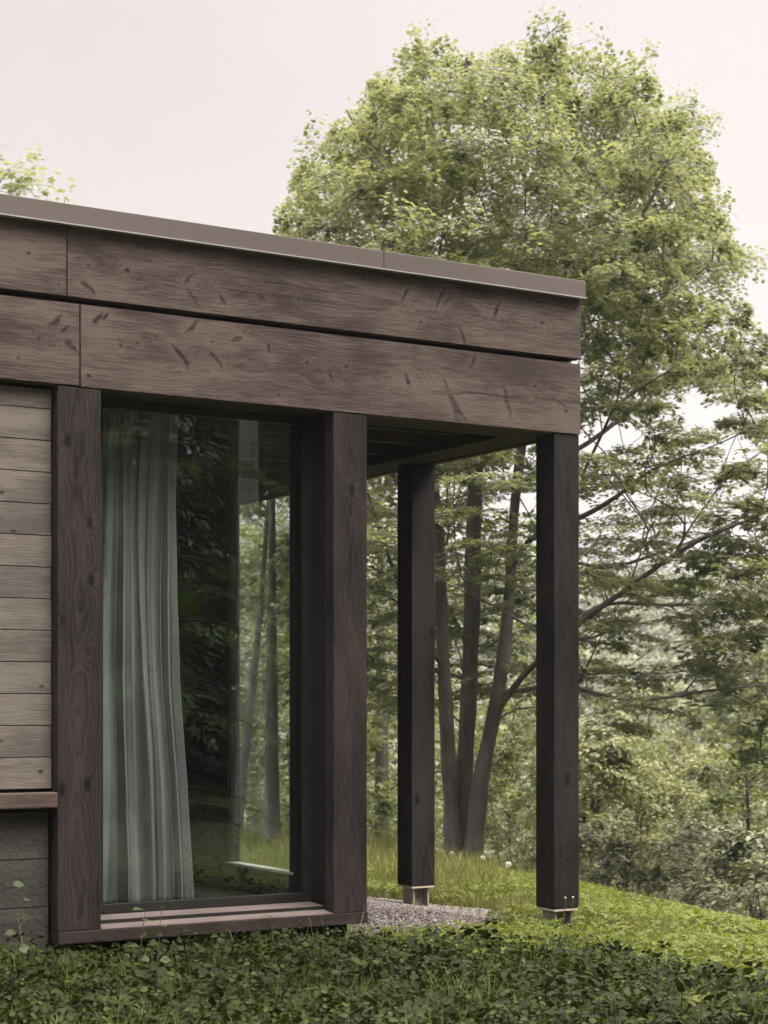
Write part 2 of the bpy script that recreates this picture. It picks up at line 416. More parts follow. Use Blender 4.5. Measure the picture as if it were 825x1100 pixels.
# ------------------------------------------------------------------ terrain
LX = np.array([-40, -14, -6, -2, -.3, .7, 1.5, 2.5, 3.6, 5, 8, 14, 40.])
LY = np.array([60, 34, 26, 20, 17.0, 15.4, 12.9, 10.4, 8.7, 6.8, 4.0, 0, -22.])
def ground_rel(X, Y):
    """height of the soil below the eye, in camera-plan coordinates"""
    X = np.asarray(X, float); Y = np.asarray(Y, float)
    b = 1.08 + .035 * np.clip(Y - 9, 0, 30) + .047 * np.clip(X, 0, 6) ** 2 * np.clip((Y - 6.2) / 3, 0, 1)
    s = np.clip(Y - np.interp(X, LX, LY), 0, None)
    se = s * s / (s + 2.0)
    drop = 9.5 * (1 - np.exp(-.048 * se))
    hill = np.clip((Y - 120) / 300, 0, 1); hill = hill * hill * (3 - 2 * hill)
    und = 1 + .16 * np.sin(X * .016 + 1.6) + .08 * np.sin(X * .041)
    up = hill * 25.0 * und
    bumps = .012 * np.sin(X * 5.1 + Y * 2.2) + .010 * np.sin(X * 2.3 - Y * 4.1) + .02 * np.sin(X * .9 + .5) * np.sin(Y * .8)
    return -b - drop + up + bumps
def gz(u, v):
    X, Y = w2cam(np.asarray(u, float), np.asarray(v, float))
    return EYE + ground_rel(X, Y)

def terrain():
    a = np.linspace(-1, 1, 241); b = np.linspace(-1, 1, 281)
    xs = 320 * (np.sinh(5.4 * a) / np.sinh(5.4)) + 1.0
    ys = 8 + 500 * np.sinh(5.6 * b) / np.sinh(5.6)
    X, Y = np.meshgrid(xs, ys)
    Z = EYE + ground_rel(X, Y)
    U, Vv = cam2w(X, Y)
    V = np.stack([U, Vv, Z], -1).reshape(-1, 3)
    ny, nx = X.shape
    i = np.arange(ny - 1)[:, None] * nx; j = np.arange(nx - 1)[None, :]
    Q = np.stack([i + j, i + j + 1, i + nx + j + 1, i + nx + j], -1).reshape(-1, 4)
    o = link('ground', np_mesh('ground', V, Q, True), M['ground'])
    tag(o, 'grassy ground falling away beyond the house to the wooded valley', 'ground', kind='structure')
terrain()

# ------------------------------------------------------------------ house
HB = (fu(394.8), D, 0.0)
house = empty('house', HB, 'low timber house with dark stained boards, flat roof and open corner porch', 'house')
hb = np.array(HB)

def box_mesh(name, b, bev=.004, bevseg=2):
    bm = bmesh.new()
    boxes = b if isinstance(b, list) else [b]
    for (x0, x1, y0, y1, z0, z1) in boxes:
        r = bmesh.ops.create_cube(bm, size=1.0)
        for vv in r['verts']:
            vv.co = Vector(((x0 + x1) / 2 + vv.co.x * (x1 - x0), (y0 + y1) / 2 + vv.co.y * (y1 - y0), (z0 + z1) / 2 + vv.co.z * (z1 - z0)))
    if bev:
        bmesh.ops.bevel(bm, geom=bm.edges[:], offset=bev, segments=bevseg, affect='EDGES', profile=.6)
    bmesh.ops.translate(bm, verts=bm.verts[:], vec=Vector((-hb).tolist()))
    me = bpy.data.meshes.new(name); bm.to_mesh(me); bm.free()
    return me

def chain(q):
    c = Vector((0, 0, 0))
    while q is not None and q is not house: c += q.location; q = q.parent
    return c
def part(name, b, mat, parent=house, bev=.004, label=None):
    me = box_mesh(name, b, bev)
    o = link(name, me, mat, parent)
    if not isinstance(b, list):                      # origin at the middle of the piece: the grain runs round its own heart
        c = Vector(((b[0] + b[1]) / 2, (b[2] + b[3]) / 2, (b[4] + b[5]) / 2)) - Vector(hb.tolist())
        me.transform(__import__('mathutils').Matrix.Translation(-c))
        o.location = c - chain(parent)
    else: o.location = -chain(parent)
    if label: o['label'] = label
    return o

U_END = fu(624.2)
U_L = -3.2
V_BACK = 11.3
zt1, zb1 = fz(624, 318.5), fz(624, 385.8)      # upper board
zt2, zb2 = fz(624, 391.3), fz(624, 467.0)      # lower board
zc0, zc1 = fz(624, 320.6, -.035), fz(624, 301.2, -.035)
u_cap = fu(629.2, -.035)      # flashing
j1, j2 = fu(72.0), fu(86.3)
def fascia(u0, u1, v, z0, z1, seed):
    o = part('fascia_board', (u0, u1, v + .0012, v + .06, z0, z1), M['fascia'], bev=.003)
    c = np.array(o.location) + hb
    e = .0022
    ua = max(u0 + e, 2.2); nu = int((u1 - e - ua) / .003) + 2; nz = int((z1 - z0) / .003) + 2
    us = np.concatenate([[u0 + e] if ua > u0 + e else [], np.linspace(ua, u1 - e, nu)]); zs = np.linspace(z0 + e, z1 - e, nz)
    U, Z = np.meshgrid(us, zs)
    kn = np.zeros(U.shape); ha = np.zeros(U.shape)
    wu = fbm(U * 9, Z * 9, seed) * .05 + fbm(U * 40, Z * 40, seed + 9) * .012; wz = fbm(U * 9, Z * 9, seed + 5) * .04 + fbm(U * 40, Z * 40, seed + 12) * .010
    fine = fbm(U * 60, Z * 160, seed + 20)
    rr_ = np.random.default_rng(seed)
    def one(px, py, ang, ln, wd, spike):
        ku, _, kz = fac(px, py)
        if not (z0 - .02 < kz < z1 + .02 and u0 - .1 < ku < u1 + .1): return
        a = U - ku + wu * (1 if spike else .3); b = Z - kz + wz * (1 if spike else .3)
        ca, sa = math.cos(ang), math.sin(ang)
        p = a * ca - b * sa; q = a * sa + b * ca
        bend = rr_.uniform(-3, 3) if spike else 0
        q = q + bend * p * p
        t = p / ln
        w_ = wd * (np.clip(1.0 + .75 * t * rr_.choice([-1, 1]), .25, 2) if spike else 1)
        d = np.sqrt(t * t + (q / w_) ** 2)
        soft = rr_.uniform(.6, 1.0)
        k_ = sstep(1.15, .45, d) * soft * np.clip(.85 + 1.3 * fine, .3, 1.2)
        core = sstep(.55, .15, np.sqrt((t * .8) ** 2 + ((q - .25 * wd) / (w_ * .6)) ** 2)) * rr_.uniform(.5, 1)
        kn[:] = np.maximum(kn, np.clip(np.maximum(k_, core), 0, 1))
        dh = np.sqrt((p / (ln * 1.5 + .02)) ** 2 + (q / (wd * 2 + .022)) ** 2)
        ha[:] = np.maximum(ha, sstep(1.35, .5, dh) * (1 - kn) * rr_.uniform(.5, 1))
    for k_ in SPIKE: one(*k_, True)
    for (x, y, r_) in ROUND: one(x, y, rr_.uniform(-.3, .3), r_ * 1.25, r_ * .85, False)
    # the pith line: fine drying cracks that come and go
    for f_ in (.42, .5):
        zc = z0 + (z1 - z0) * (f_ + .32 * fbm(U * 1.1, U * 0, seed + 31 + int(f_ * 10)) + .05 * fbm(U * 12, U * 0, seed + 33))
        ck = sstep(.0042, .0008, np.abs(Z - zc)) * sstep(.02, .12, fbm(U * 2.6, U * 0 + f_, seed + 40)) * .75
        kn[:] = np.maximum(kn, ck)
    V = np.stack([U, np.full(U.shape, v), Z], -1).reshape(-1, 3) - c
    n0 = len(us)
    i = np.arange(len(zs) - 1)[:, None] * n0; j = np.arange(n0 - 1)[None, :]
    Q = np.stack([i + j, i + j + 1, i + n0 + j + 1, i + n0 + j], -1).reshape(-1, 4)
    fm = np_mesh('front', V, Q)
    bm = bmesh.new(); bm.from_mesh(o.data); nb = len(bm.verts); bm.from_mesh(fm); bm.to_mesh(o.data); bm.free()
    for nm, arr in (('knot', kn), ('halo', ha)):
        at_ = o.data.attributes.new(nm, 'FLOAT', 'POINT')
        at_.data.foreach_set('value', np.concatenate([np.zeros(nb), arr.ravel()]).astype(np.float32))
    bpy.data.meshes.remove(fm)
fascia(U_L, j1 - .0015, D, zb1, zt1, 1)
fascia(j1 + .0015, U_END, D, zb1, zt1, 2)
fascia(U_L, j2 - .002, D + .003, zb2 + .004, zt2, 3)
fascia(j2 + .002, U_END - .003, D, zb2, zt2, 4)
part('fascia_backing', (U_L, U_END - .05, D + .045, D + .09, zb2 + .06, zt1 - .01), M['dark'], bev=0)
# side fascia of the porch end, running back from the corner
part('end_board', (U_END - .055, U_END - .002, D + .064, V_BACK, zb1, zt1), M['beam_v'])
part('end_board', (U_END - .055, U_END - .004, D + .066, V_BACK, zb2, zt2), M['beam_v'])
# metal roof edge: folded sheet with a pale drip lip
jc = fu(408.0)
for (a, b) in ((U_L, jc - .001), (jc + .001, u_cap)):
    f = part('roof_flashing', (a, b, D - .035, D + .16, zc0 + .008, zc1), M['flash'], bev=.003)
    part('drip_edge', (a, b + .004, D - .042, D - .012, zc0 + .0015, zc0 + .0065), M['drip'], f, bev=0)
part('roof_flashing', (U_END - .13, u_cap, D + .162, V_BACK + .03, zc0 + .008, zc1 - .002), M['flash'], bev=.003)
part('roof', (U_L, U_END - .132, D + .162, V_BACK, zt1 - .03, zc1 - .03), M['roof'], bev=0)

# porch ring beams and joists under the roof deck
bw = .16
zbm = zb2 + .002
p3r = fu(394.8)
part('porch_beam', (fu(352) - 3.9 + 0, U_END - .06, D + .064, D + .27, zbm, zbm + .24), M['beam_u'])
part('porch_beam', (U_END - .27, U_END - .058, D + .273, V_BACK, zbm + .002, zbm + .24), M['beam_v'])
for v in (D + .60, D + .98, D + 1.40, D + 1.85, D + 2.3, D + 2.75, D + 3.2):
    part('joist', (p3r - .02, U_END - .273, v, v + .055, zbm + .05, zbm + .235), M['beam_u'])
part('porch_ceiling', (p3r - .25, U_END - .06, D + .09, V_BACK, zbm + .243, zbm + .27), M['beam_u'], bev=0)

# porch posts on steel stubs
zp = fz(597, 977.0)
pu0, pu1 = fu(596.3), fu(623.2)
def porch_post(u0, u1, v0, dep, ground):
    p = part('porch_post', (u0, u1, v0, v0 + dep, zp, zbm - .001 if v0 > D + .1 else zb2 - .0015), M['post_d'], bev=.006)
    part('base_plate', (u0 + .004, u1 - .004, v0 + .004, v0 + dep - .004, zp - .012, zp - .001), M['weld'], p, bev=.001)
    cu, cv = (u0 + u1) / 2, v0 + dep / 2
    w, h = .05, .052
    part('steel_stub', [(cu - w, cu - w + .009, cv - h, cv + h, ground - .2, zp - .013),
                        (cu + w - .009, cu + w, cv - h, cv + h, ground - .2, zp - .013),
                        (cu - w + .0095, cu + w - .0095, cv - .004, cv + .004, ground - .2, zp - .0135)], M['steel'], p, bev=.001)
porch_post(pu0, pu1, D + .008, pu1 - pu0, 0.0)
vb = pu0 / ((F_PX * S + (442.2 - CX) * C) / (F_PX * C - (442.2 - CX) * S))
porch_post(pu0, pu1, vb, pu1 - pu0, 0.0)
porch_post(pu0, pu1, V_BACK - .4, pu1 - pu0, 0.0)

# timber columns beside the window, standing on the sill beam
zs1 = fz(109, 998.8)
zs0 = fz(63.3, 1015.2)
c4a, c4b = fu(62.2), fu(109.0)
c3a, c3b = fu(358.8), fu(394.8)
part('timber_column', (c4a, c4b, D + .004, D + .19, zs1 + .0005, zb2 - .002), M['post'], bev=.005)
part('timber_column', (c3a, c3b, D + .004, D + .085, zs1 + .0005, zb2 - .002), M['post'], bev=.005)
part('column_lining', (c3a + .012, c3b - .01, D + .088, D + .40, zs1 + .001, zb2 - .003), M['post'], bev=.004)
part('sill_beam', (c4a + .002, c3b + .002, D - .002, D + .21, zs0, zs1), M['sill_beam'], bev=.004)

# wall to the left of the window
vcl = .055
zl1, zl0 = fz(30, 852.0), fz(30, 868.5)
bh = .1285
boards = []
zz = zl1 + .015
u1c = c4a - .006
while zz < zb2 - .01:
    boards.append((U_L, u1c + random.uniform(-.002, .002), D + vcl, D + vcl + .02, zz, min(zz + bh - .0035, zb2 - .012)))
    zz += bh
part('cladding', boards, M['clad'], bev=.0015)
part('wall_backing', (U_L, c4a + .01, D + vcl + .022, D + .19, zl1 - .1, zb2 + .2), M['dark'], bev=0)
part('wall_ledge', (U_L, c4a - .002, D - .005, D + .10, zl0, zl1), M['ledge'], bev=.005)
part('foundation_wall', (U_L, c4a - .012, D + .075, D + .35, -.5, zl0 - .02), M['concrete'], bev=.003)
part('foundation_wall', (c4a - .01, c3b - .03, D + .13, D + .35, -.5, zs0 - .002), M['dark'], bev=.003)

# big window
vg = .205
win = part('window', (c4b + .002, c3a + .01, D + .16, D + .19, zs1 + .004, zs1 + .022), M['frame'], bev=0)
gx0, gx1 = fu(111.0, vg), fu(326.0, vg)
gz1_ = fz(326.0, 456.5, vg); gz0_ = fz(200.0, 966.5, vg)
fr_r = fu(334.6, vg)
ztop = zb2 - .004
k_s = F_PX * C - (130 - CX) * S
zz_ = lambda y, v: EYE + (HY - y) * (D + v) / k_s
part('window_frame', [(gx0 - .05, gx0, D + vg, D + vg + .032, gz0_ - .036, ztop), (gx1, fr_r + .03, D + vg, D + vg + .032, gz0_ - .04, ztop),
                      (gx0 + .0005, gx1 - .0005, D + vg + .001, D + vg + .032, gz1_, ztop + .002), (gx0 + .0005, gx1 - .0005, D + vg + .001, D + vg + .032, zz_(981.2, vg) + .0005, gz0_)], M['frame'], win, bev=.003)
part('jamb_lining', [(fr_r + .002, c3a + .013, D + .090, D + vg + .03, zs1 + .05, ztop - .002)], M['jamb'], win, bev=.003)
part('pane', (gx0 - .01, gx1 + .01, D + vg + .006, D + vg + .012, gz0_ - .01, gz1_ + .01), M['glass'], win, bev=0)
k_s = F_PX * C - (130 - CX) * S
zz_ = lambda y, v: EYE + (HY - y) * (D + v) / k_s
def tread(name, x0, x1, v0, v1, z0f, ztf, ztb):
    V = np.array([(x0, v0, z0f), (x1, v0, z0f), (x1, v1, z0f), (x0, v1, z0f), (x0, v0, ztf), (x1, v0, ztf), (x1, v1, ztb), (x0, v1, ztb)]) - hb
    bm = bmesh.new(); vv = [bm.verts.new(q) for q in V]
    for q in ((0, 3, 2, 1), (4, 5, 6, 7), (0, 1, 5, 4), (1, 2, 6, 5), (2, 3, 7, 6), (3, 0, 4, 7)): bm.faces.new([vv[k] for k in q])
    bmesh.ops.bevel(bm, geom=bm.edges[:], offset=.0015, segments=2, affect='EDGES')
    me = bpy.data.meshes.new(name); bm.to_mesh(me); bm.free()
    link(name, me, M['sill'], win, loc=-chain(win))
tread('lower_sill', c4b + .001, c3a - .002, D + .001, D + .085, zs1 + .001, zs1 + .003, zz_(991, .085))
tread('upper_sill', c4b + .001, c3a - .003, D + .088, D + vg + .01, zs1 + .004, zz_(987, .088), zz_(981.2, vg))

part('riser_shade_strip', (c4b + .001, c3a - .003, D + .0855, D + .0878, zs1 + .004, zz_(987, .088) - .0006), M['frame'], win, bev=0)  # added dark strip, paints shade onto the front of the upper sill
# room behind the glass
UW = 3.955               # inner face of the end wall
vj0 = UW / ((F_PX * S + (315 - CX) * C) / (F_PX * C - (315 - CX) * S))
vj1 = UW / ((F_PX * S + (254.5 - CX) * C) / (F_PX * C - (254.5 - CX) * S))
zfl = gz0_ - .06
wt = c3b - .02
vj1 = (UW + .05) / ((F_PX * S + (254.5 - CX) * C) / (F_PX * C - (254.5 - CX) * S))
zsd = fz(285, 931.0, (vj0 + vj1) / 2 - D)
wt = c3b - .02
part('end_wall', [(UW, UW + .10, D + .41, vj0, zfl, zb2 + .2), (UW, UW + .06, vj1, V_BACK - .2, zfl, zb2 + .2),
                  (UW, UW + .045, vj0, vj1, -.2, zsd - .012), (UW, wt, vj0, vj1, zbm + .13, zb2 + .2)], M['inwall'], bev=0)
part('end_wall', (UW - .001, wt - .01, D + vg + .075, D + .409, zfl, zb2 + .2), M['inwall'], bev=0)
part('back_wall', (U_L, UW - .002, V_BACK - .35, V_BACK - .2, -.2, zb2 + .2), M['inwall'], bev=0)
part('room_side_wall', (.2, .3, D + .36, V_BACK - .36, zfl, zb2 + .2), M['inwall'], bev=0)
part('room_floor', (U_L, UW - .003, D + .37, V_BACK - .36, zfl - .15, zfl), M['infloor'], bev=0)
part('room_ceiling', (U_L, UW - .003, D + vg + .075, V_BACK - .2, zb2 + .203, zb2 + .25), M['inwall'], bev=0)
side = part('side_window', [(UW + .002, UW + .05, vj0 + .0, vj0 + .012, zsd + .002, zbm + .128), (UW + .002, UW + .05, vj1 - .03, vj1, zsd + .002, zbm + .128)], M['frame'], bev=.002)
part('sill_strip', (UW - .010, UW + .048, vj0 - .0, vj1 + .03, zsd - .010, zsd + .001), M['alu'], side, bev=.001)
part('pane', (UW + .02, UW + .026, vj0 + .013, vj1 - .031, zsd + .004, zbm + .127), M['glass'], side, bev=0)
vo0 = c3b / ((F_PX * S + (252 - CX) * C) / (F_PX * C - (252 - CX) * S))
part('outer_wall', (wt + .002, c3b - .004, vo0, V_BACK - .2, -.4, zb2 - .004), M['beam_v'], bev=0)

# curtain hanging inside the glass
def curtain():
    nu, nz = 260, 60
    s = np.linspace(0, 1, nu); t = np.linspace(0, 1, nz)          # t: 0 floor, 1 top
    vc = .36
    zt, zb = ztop + .03, gz0_ - .035
    re_px = np.interp(t, [0, .08, .25, .45, .62, .8, .92, 1], [204, 203, 199, 190.5, 187.5, 187.5, 190, 192])
    le_px = np.interp(t, [0, 1], [88, 96.])
    rnd = np.random.default_rng(3)
    nf = 9.5
    warp = s + .030 * np.sin(2 * math.pi * s * 2.3 + .7) + .012 * np.sin(2 * math.pi * s * 5.1 + 2)
    V = np.zeros((nz, nu, 3))
    for i in range(nz):
        tt = t[i]
        ul, ur = fu(le_px[i], vc), fu(re_px[i], vc)
        amp = .026 + .024 * (1 - tt) ** 1.5
        ph = 2 * math.pi * nf * warp + .5 * np.sin(3 * tt + 9 * s) + (1 - tt) ** 2 * 1.3 * np.sin(5.0 * s + 1)
        am = amp * (.7 + .5 * np.sin(2 * math.pi * s * 3.3 + 1.1 + tt))
        w = np.sin(ph); w2 = (np.sign(w) * np.abs(w) ** 1.0) * (.62 + .38 * np.sin(2 * math.pi * s * 4.7 + 2.0)) + .35 * np.sin(ph * .37 + 1)
        V[i, :, 0] = ul + (ur - ul) * s + .004 * np.sin(2 * ph + .4)
        V[i, :, 1] = D + vc + am * w2 + .01 * np.sin(tt * 9 + s * 12)
        V[i, :, 2] = zb + (zt - zb) * tt + (.008 * np.sin(ph) if i == 0 else 0)
    # fabric crease a fifth of the way up
    cr = np.exp(-((t[:, None] - (.16 + .05 * s[None, :])) / .012) ** 2) * .010
    V[:, :, 1] += cr * np.clip(np.sin(s * 7 - .6), 0, 1)[None, :]
    org = np.array((fu(150, vc), D + vc, zb))
    i = np.arange(nz - 1)[:, None] * nu; j = np.arange(nu - 1)[None, :]
    Q = np.stack([i + j, i + j + 1, i + nu + j + 1, i + nu + j], -1).reshape(-1, 4)
    me = np_mesh('curtain', (V - org).reshape(-1, 3), Q, True)
    o = link('curtain', me, M['curtain'], loc=org)
    so = o.modifiers.new('thick', 'SOLIDIFY'); so.thickness = .002
    tag(o, 'pale sage green curtain hanging in folds behind the tall window', 'curtain')
curtain()

# ------------------------------------------------------------------ trees
def branch_tree(stems, centers, rnd, up=.35, r0=.0036, power=.47):
    """join cluster centres to the stems: returns nodes, parents, radii, tip node of each centre"""
    nodes, par, stem_r, is_stem = [], [], [], []
    for P, R in stems:
        base = len(nodes)
        for k in range(len(P)):
            nodes.append(P[k]); par.append(base + k - 1 if k else -1); stem_r.append(R[k]); is_stem.append(True)
    NB = 20000
    A = np.zeros((NB, 3)); n = len(nodes); A[:n] = np.array(nodes)
    T = np.zeros((NB, 3))
    for k in range(n): T[k] = unit(A[k] - A[par[k]]) if par[k] >= 0 else (0, 0, 1)
    par = list(par); stem_r = list(stem_r)
    axis = A[:n]
    d0 = np.array([np.min(np.linalg.norm(axis - c, axis=1)) for c in centers])
    tips = np.zeros(len(centers), int)
    for ci in np.argsort(d0):
        c = centers[ci]
        dv = c - A[:n]
        dist = np.linalg.norm(dv, axis=1)
        hor = np.linalg.norm(dv[:, :2], axis=1)
        pen = dist + 2.2 * np.clip(up * hor - dv[:, 2], 0, None) + .6 * np.clip(dv[:, 2] - 1.6 * hor - .3, 0, None)
        pen = pen * (1.0 + .9 * (1 - np.sum(dv * T[:n], 1) / (dist + 1e-6)) ** 1.5)
        q = int(np.argmin(pen)); p = A[q]; tq_ = T[q]
        L = dist[q]
        m = max(2, int(L / .16))
        t = (np.arange(1, m + 1) / m)[:, None]
        bow = np.array((0, 0, -.10 * L)) * (1 if rnd.random() < .8 else -.6) + rnd.normal(0, .045 * L, 3)
        h1 = p + tq_ * L * .36
        pts = p * (1 - t) ** 2 + 2 * h1 * t * (1 - t) + c * t ** 2 + .45 * bow * (4 * t * (1 - t)) + rnd.normal(0, .008, (m, 3)) * (1 - t)
        prev = q
        for k in range(m):
            A[n] = pts[k]; T[n] = unit(pts[k] - A[prev]); par.append(prev); stem_r.append(0.0); prev = n; n += 1
        tips[ci] = prev
    load = np.zeros(n)
    load[tips] += 1
    for k in range(n - 1, -1, -1):
        if par[k] >= 0: load[par[k]] += load[k]
    r = r0 * np.maximum(load, .6) ** power
    sr = np.array(stem_r)
    r = np.where(sr > 0, sr, r)
    # a branch is never thicker than what carries it
    for k in range(n):
        if par[k] >= 0: r[k] = min(r[k], r[par[k]] * .96 if sr[k] == 0 else r[k])
    return A[:n], np.array(par), r, tips, sr > 0

def limb_mesh(acc, A, par, r, skip, n=5):
    """chains of nodes -> tubes"""
    kids = [[] for _ in range(len(A))]
    for k, p in enumerate(par):
        if p >= 0 and not skip[k]: kids[p].append(k)
    starts = []
    for k in range(len(A)):
        for c in kids[k]:
            if skip[k] or c != kids[k][0]: starts.append((k, c))
    for k, c in starts:
        ch = [k, c]
        while kids[ch[-1]]: ch.append(kids[ch[-1]][0])
        P = A[ch]; R = r[ch].copy(); R[0] = R[1]
        if len(P) > 2: R[-1] *= .6
        tube(acc, P, R, n if R[0] > .012 else 3)

def spray_leaves(lv, tw, c, axis_dir, rnd, rad, n_leaf, size, tv, tt, flat=.16, droop=.15, twigs=7, tilt=.4):
    """a flat spray of twigs round c with leaves along them"""
    out = np.array((axis_dir[0], axis_dir[1], 0.0)); out = out / (np.linalg.norm(out) + 1e-6)
    sidev = np.array((-out[1], out[0], 0))
    nrm = np.array((0, 0, 1.0)) + rnd.normal(0, tilt * .5, 3); nrm /= np.linalg.norm(nrm)
    P, Dd = [], []
    per = max(1, n_leaf // twigs)
    for k in range(twigs):
        a = rnd.uniform(-2.4, 2.4) if k else 0.0
        d = out * math.cos(a) + sidev * math.sin(a)
        d = d - nrm * np.dot(d, nrm); d /= np.linalg.norm(d)
        L = rad * rnd.uniform(.55, 1.15)
        t = np.sqrt(rnd.uniform(.02, 1.0, per))
        base = c + nrm * rnd.normal(0, flat * rad)
        bend = np.array((0, 0, -droop * L))
        p = base + d * (t * L)[:, None] + bend * (t ** 2)[:, None]
        sgn = rnd.choice([-1, 1], per)
        sd = np.cross(nrm, d)
        off = rnd.uniform(0, .30 * L, per) * (1.1 - .6 * t)
        p = p + sd * (sgn * off)[:, None] + nrm * rnd.normal(0, flat * .55 * rad, per)[:, None]
        P.append(p); Dd.append(d * .75 + sd * (sgn * .8)[:, None] + rnd.normal(0, .3, (per, 3)))
        if tw is not None:
            tq = np.array([0, .5, 1.0])[:, None]
            tube(tw, base + (c - base) * (1 - tq) + d * (tq * L) + bend * tq ** 2, np.array((.0045, .003, .0012)) * (rad / .45), 3)
    P = np.concatenate(P); Dd = np.concatenate(Dd)
    Nn = nrm[None] + rnd.normal(0, tilt, (len(P), 3)) + np.array((0, 0, .25))
    Dd = Dd + np.array((0, 0, -.22))
    scatter(lv, tv, tt, P, Dd, Nn, size * rnd.uniform(.65, 1.2, len(P)))

def in_poly(px, py, poly):
    poly = np.asarray(poly, float); n = len(poly); ins = np.zeros(len(px), bool)
    j = n - 1
    for i in range(n):
        xi, yi = poly[i]; xj, yj = poly[j]
        cnd = ((yi > py) != (yj > py)) & (px < (xj - xi) * (py - yi) / (yj - yi + 1e-12) + xi)
        ins ^= cnd; j = i
    return ins

def main_tree():
    rnd = np.random.default_rng(21)
    Y0 = 16.4
    px = Y0 / F_PX
    base = at(497, 921, Y0); base[2] = gz(base[0], base[1])
    t = empty('deciduous_tree', base, 'large multi-stemmed broadleaf tree with wide layered crown behind the porch posts', 'tree')
    def stem(pts, wid, dy=0.0, m=26):
        P = np.array([at(x, y, Y0 + dyk) for (x, y, dyk) in pts])
        P = spline(P, m); R = np.interp(np.linspace(0, 1, m), np.linspace(0, 1, len(wid)), wid) * px * .44
        return P, R
    sA = stem([(488, 930, 0), (484, 860, 0), (480, 780, -.1), (475, 680, -.2), (470, 560, -.3), (452, 430, -.5), (425, 290, -.7), (398, 170, -.8), (372, 118, -.8)], [24, 20, 18, 16, 14, 11, 8, 5, 2])
    sB = stem([(500, 932, .1), (498, 850, .1), (503, 760, .15), (507, 660, .2), (509, 560, .3), (513, 430, .4), (510, 300, .5), (490, 180, .7), (470, 80, .8)], [24, 23, 21, 21, 20, 16, 11, 6, 2])
    sC = stem([(507, 932, -.1), (512, 880, -.1), (516, 840, -.1), (525, 795, -.1), (533, 755, -.1), (540, 710, -.1), (547, 640, 0), (554, 530, .1), (572, 400, .2), (596, 250, .3), (602, 120, .2), (594, 35, .1)], [26, 24, 20, 18, 16, 14, 12, 8, 5, 2], m=30)
    extra = [
        stem([(534, 765, -.1), (556, 733, -.3), (582, 706, -.6), (625, 668, -1.0), (680, 628, -1.3), (737, 588, -1.5), (800, 560, -1.7)], [8, 7.5, 7, 6.5, 6, 5, 2.5], m=16),
        stem([(549, 610, 0), (575, 575, -.3), (623, 556, -.8), (660, 535, -1.0), (700, 505, -1.2), (740, 488, -1.3)], [8, 7, 6.5, 5.5, 4, 2], m=14),
        stem([(556, 520, .1), (590, 500, .2), (640, 470, .4), (700, 420, .6), (760, 350, .8)], [8, 7, 6, 4.5, 2], m=14),
        stem([(512, 440, .4), (545, 380, .9), (600, 320, 1.3), (650, 240, 1.5), (690, 150, 1.5)], [9, 8, 6.5, 5, 2], m=14),
        stem([(580, 360, .2), (640, 300, -.3), (690, 230, -.6), (730, 160, -.7)], [8, 6.5, 5, 2], m=12),
        stem([(470, 560, -.3), (430, 520, -.9), (380, 440, -1.3), (345, 330, -1.5), (325, 240, -1.4)], [7, 6.5, 5.5, 4.5, 2], m=14),
        stem([(478, 720, -.1), (440, 660, -.8), (405, 560, -1.4), (392, 520, -1.5)], [6, 5, 4, 2], m=10),
        stem([(540, 745, -.1), (600, 737, -.8), (680, 752, -1.5), (760, 742, -1.9), (830, 735, -2.0)], [6, 5, 4, 3, 1.5], m=14),
        stem([(580, 706, -.6), (640, 652, -.2), (720, 650, .2), (820, 648, .4)], [5, 4.5, 4, 2], m=12),
        stem([(574, 575, -.3), (640, 610, .5), (720, 590, .9), (790, 560, 1.0), (850, 520, 1.2)], [5, 4.5, 4, 3, 1.5], m=12),
        stem([(505, 700, .2), (475, 640, 1.0), (440, 600, 1.6), (400, 590, 2.0)], [6, 5, 4, 2], m=10),
    ]
    stems = [sA, sB, sC] + extra
    crown_poly = [(300, 262), (303, 215), (318, 165), (345, 118), (392, 98), (430, 52), (470, 44), (505, 62), (560, 52), (588, 16), (606, 18), (614, 62),
                  (655, 52), (700, 72), (706, 108), (738, 104), (768, 140), (772, 200), (786, 240), (782, 290), (800, 340), (840, 400), (850, 520), (850, 640), (835, 740),
                  (770, 765), (700, 790), (640, 775), (560, 770), (540, 745), (440, 760), (385, 760), (360, 600), (310, 480), (292, 350)]
    cent = []
    N = 860
    n = 0
    while len(cent) < N:
        x = rnd.uniform(285, 860); y = rnd.uniform(14, 800)
        k_in = .91 + .09 * min(1, max(0, (y - 230) / 70.0))
        if not in_poly(np.array([540 + (x - 540) / k_in]), np.array([y - (12 if y < 300 else 0)]), crown_poly)[0]: continue
        if x < 575 and 300 + x * .0 < y < 470 and x < 610 and rnd.random() < .7: continue   # shaded heart of the crown is thin
        # horizontal layers on the lower right limbs
        if x > 560 and 440 < y < 800 and rnd.random() < (.46 if y < 640 else .40): continue
        if x < 590 and y > 500 and rnd.random() < .15: continue
        hw = 2.6 * math.sqrt(max(.05, 1 - ((y - 420) / 430.0) ** 2))
        dy = rnd.uniform(-1, 1) * hw
        if y > 650 and x < 600: dy = rnd.uniform(-.2, 2.4)
        c = at(x, y, Y0 + dy)
        c0 = np.array(c)
        if cent and np.min(np.linalg.norm((np.array(cent) - c0) * np.array((1, 1, 1.7)), axis=1)) < .27:
            n += 1
            if n < 30000: continue
        cent.append(c0)
    cent = np.array(cent)
    A, par, r, tips, skip = branch_tree(stems, cent, rnd)
    accs = [Acc(), Acc(), Acc()]
    for k, s in enumerate((sA, sB, sC)):
        P, R = s
        R = R * (1 + .05 * rnd.normal(0, 1, len(R)))
        R[0] *= 1.25
        tube(accs[k], P - base, R, 12)
    limb = accs[1]
    for P, R in extra: tube(limb, P - base, R, 7)
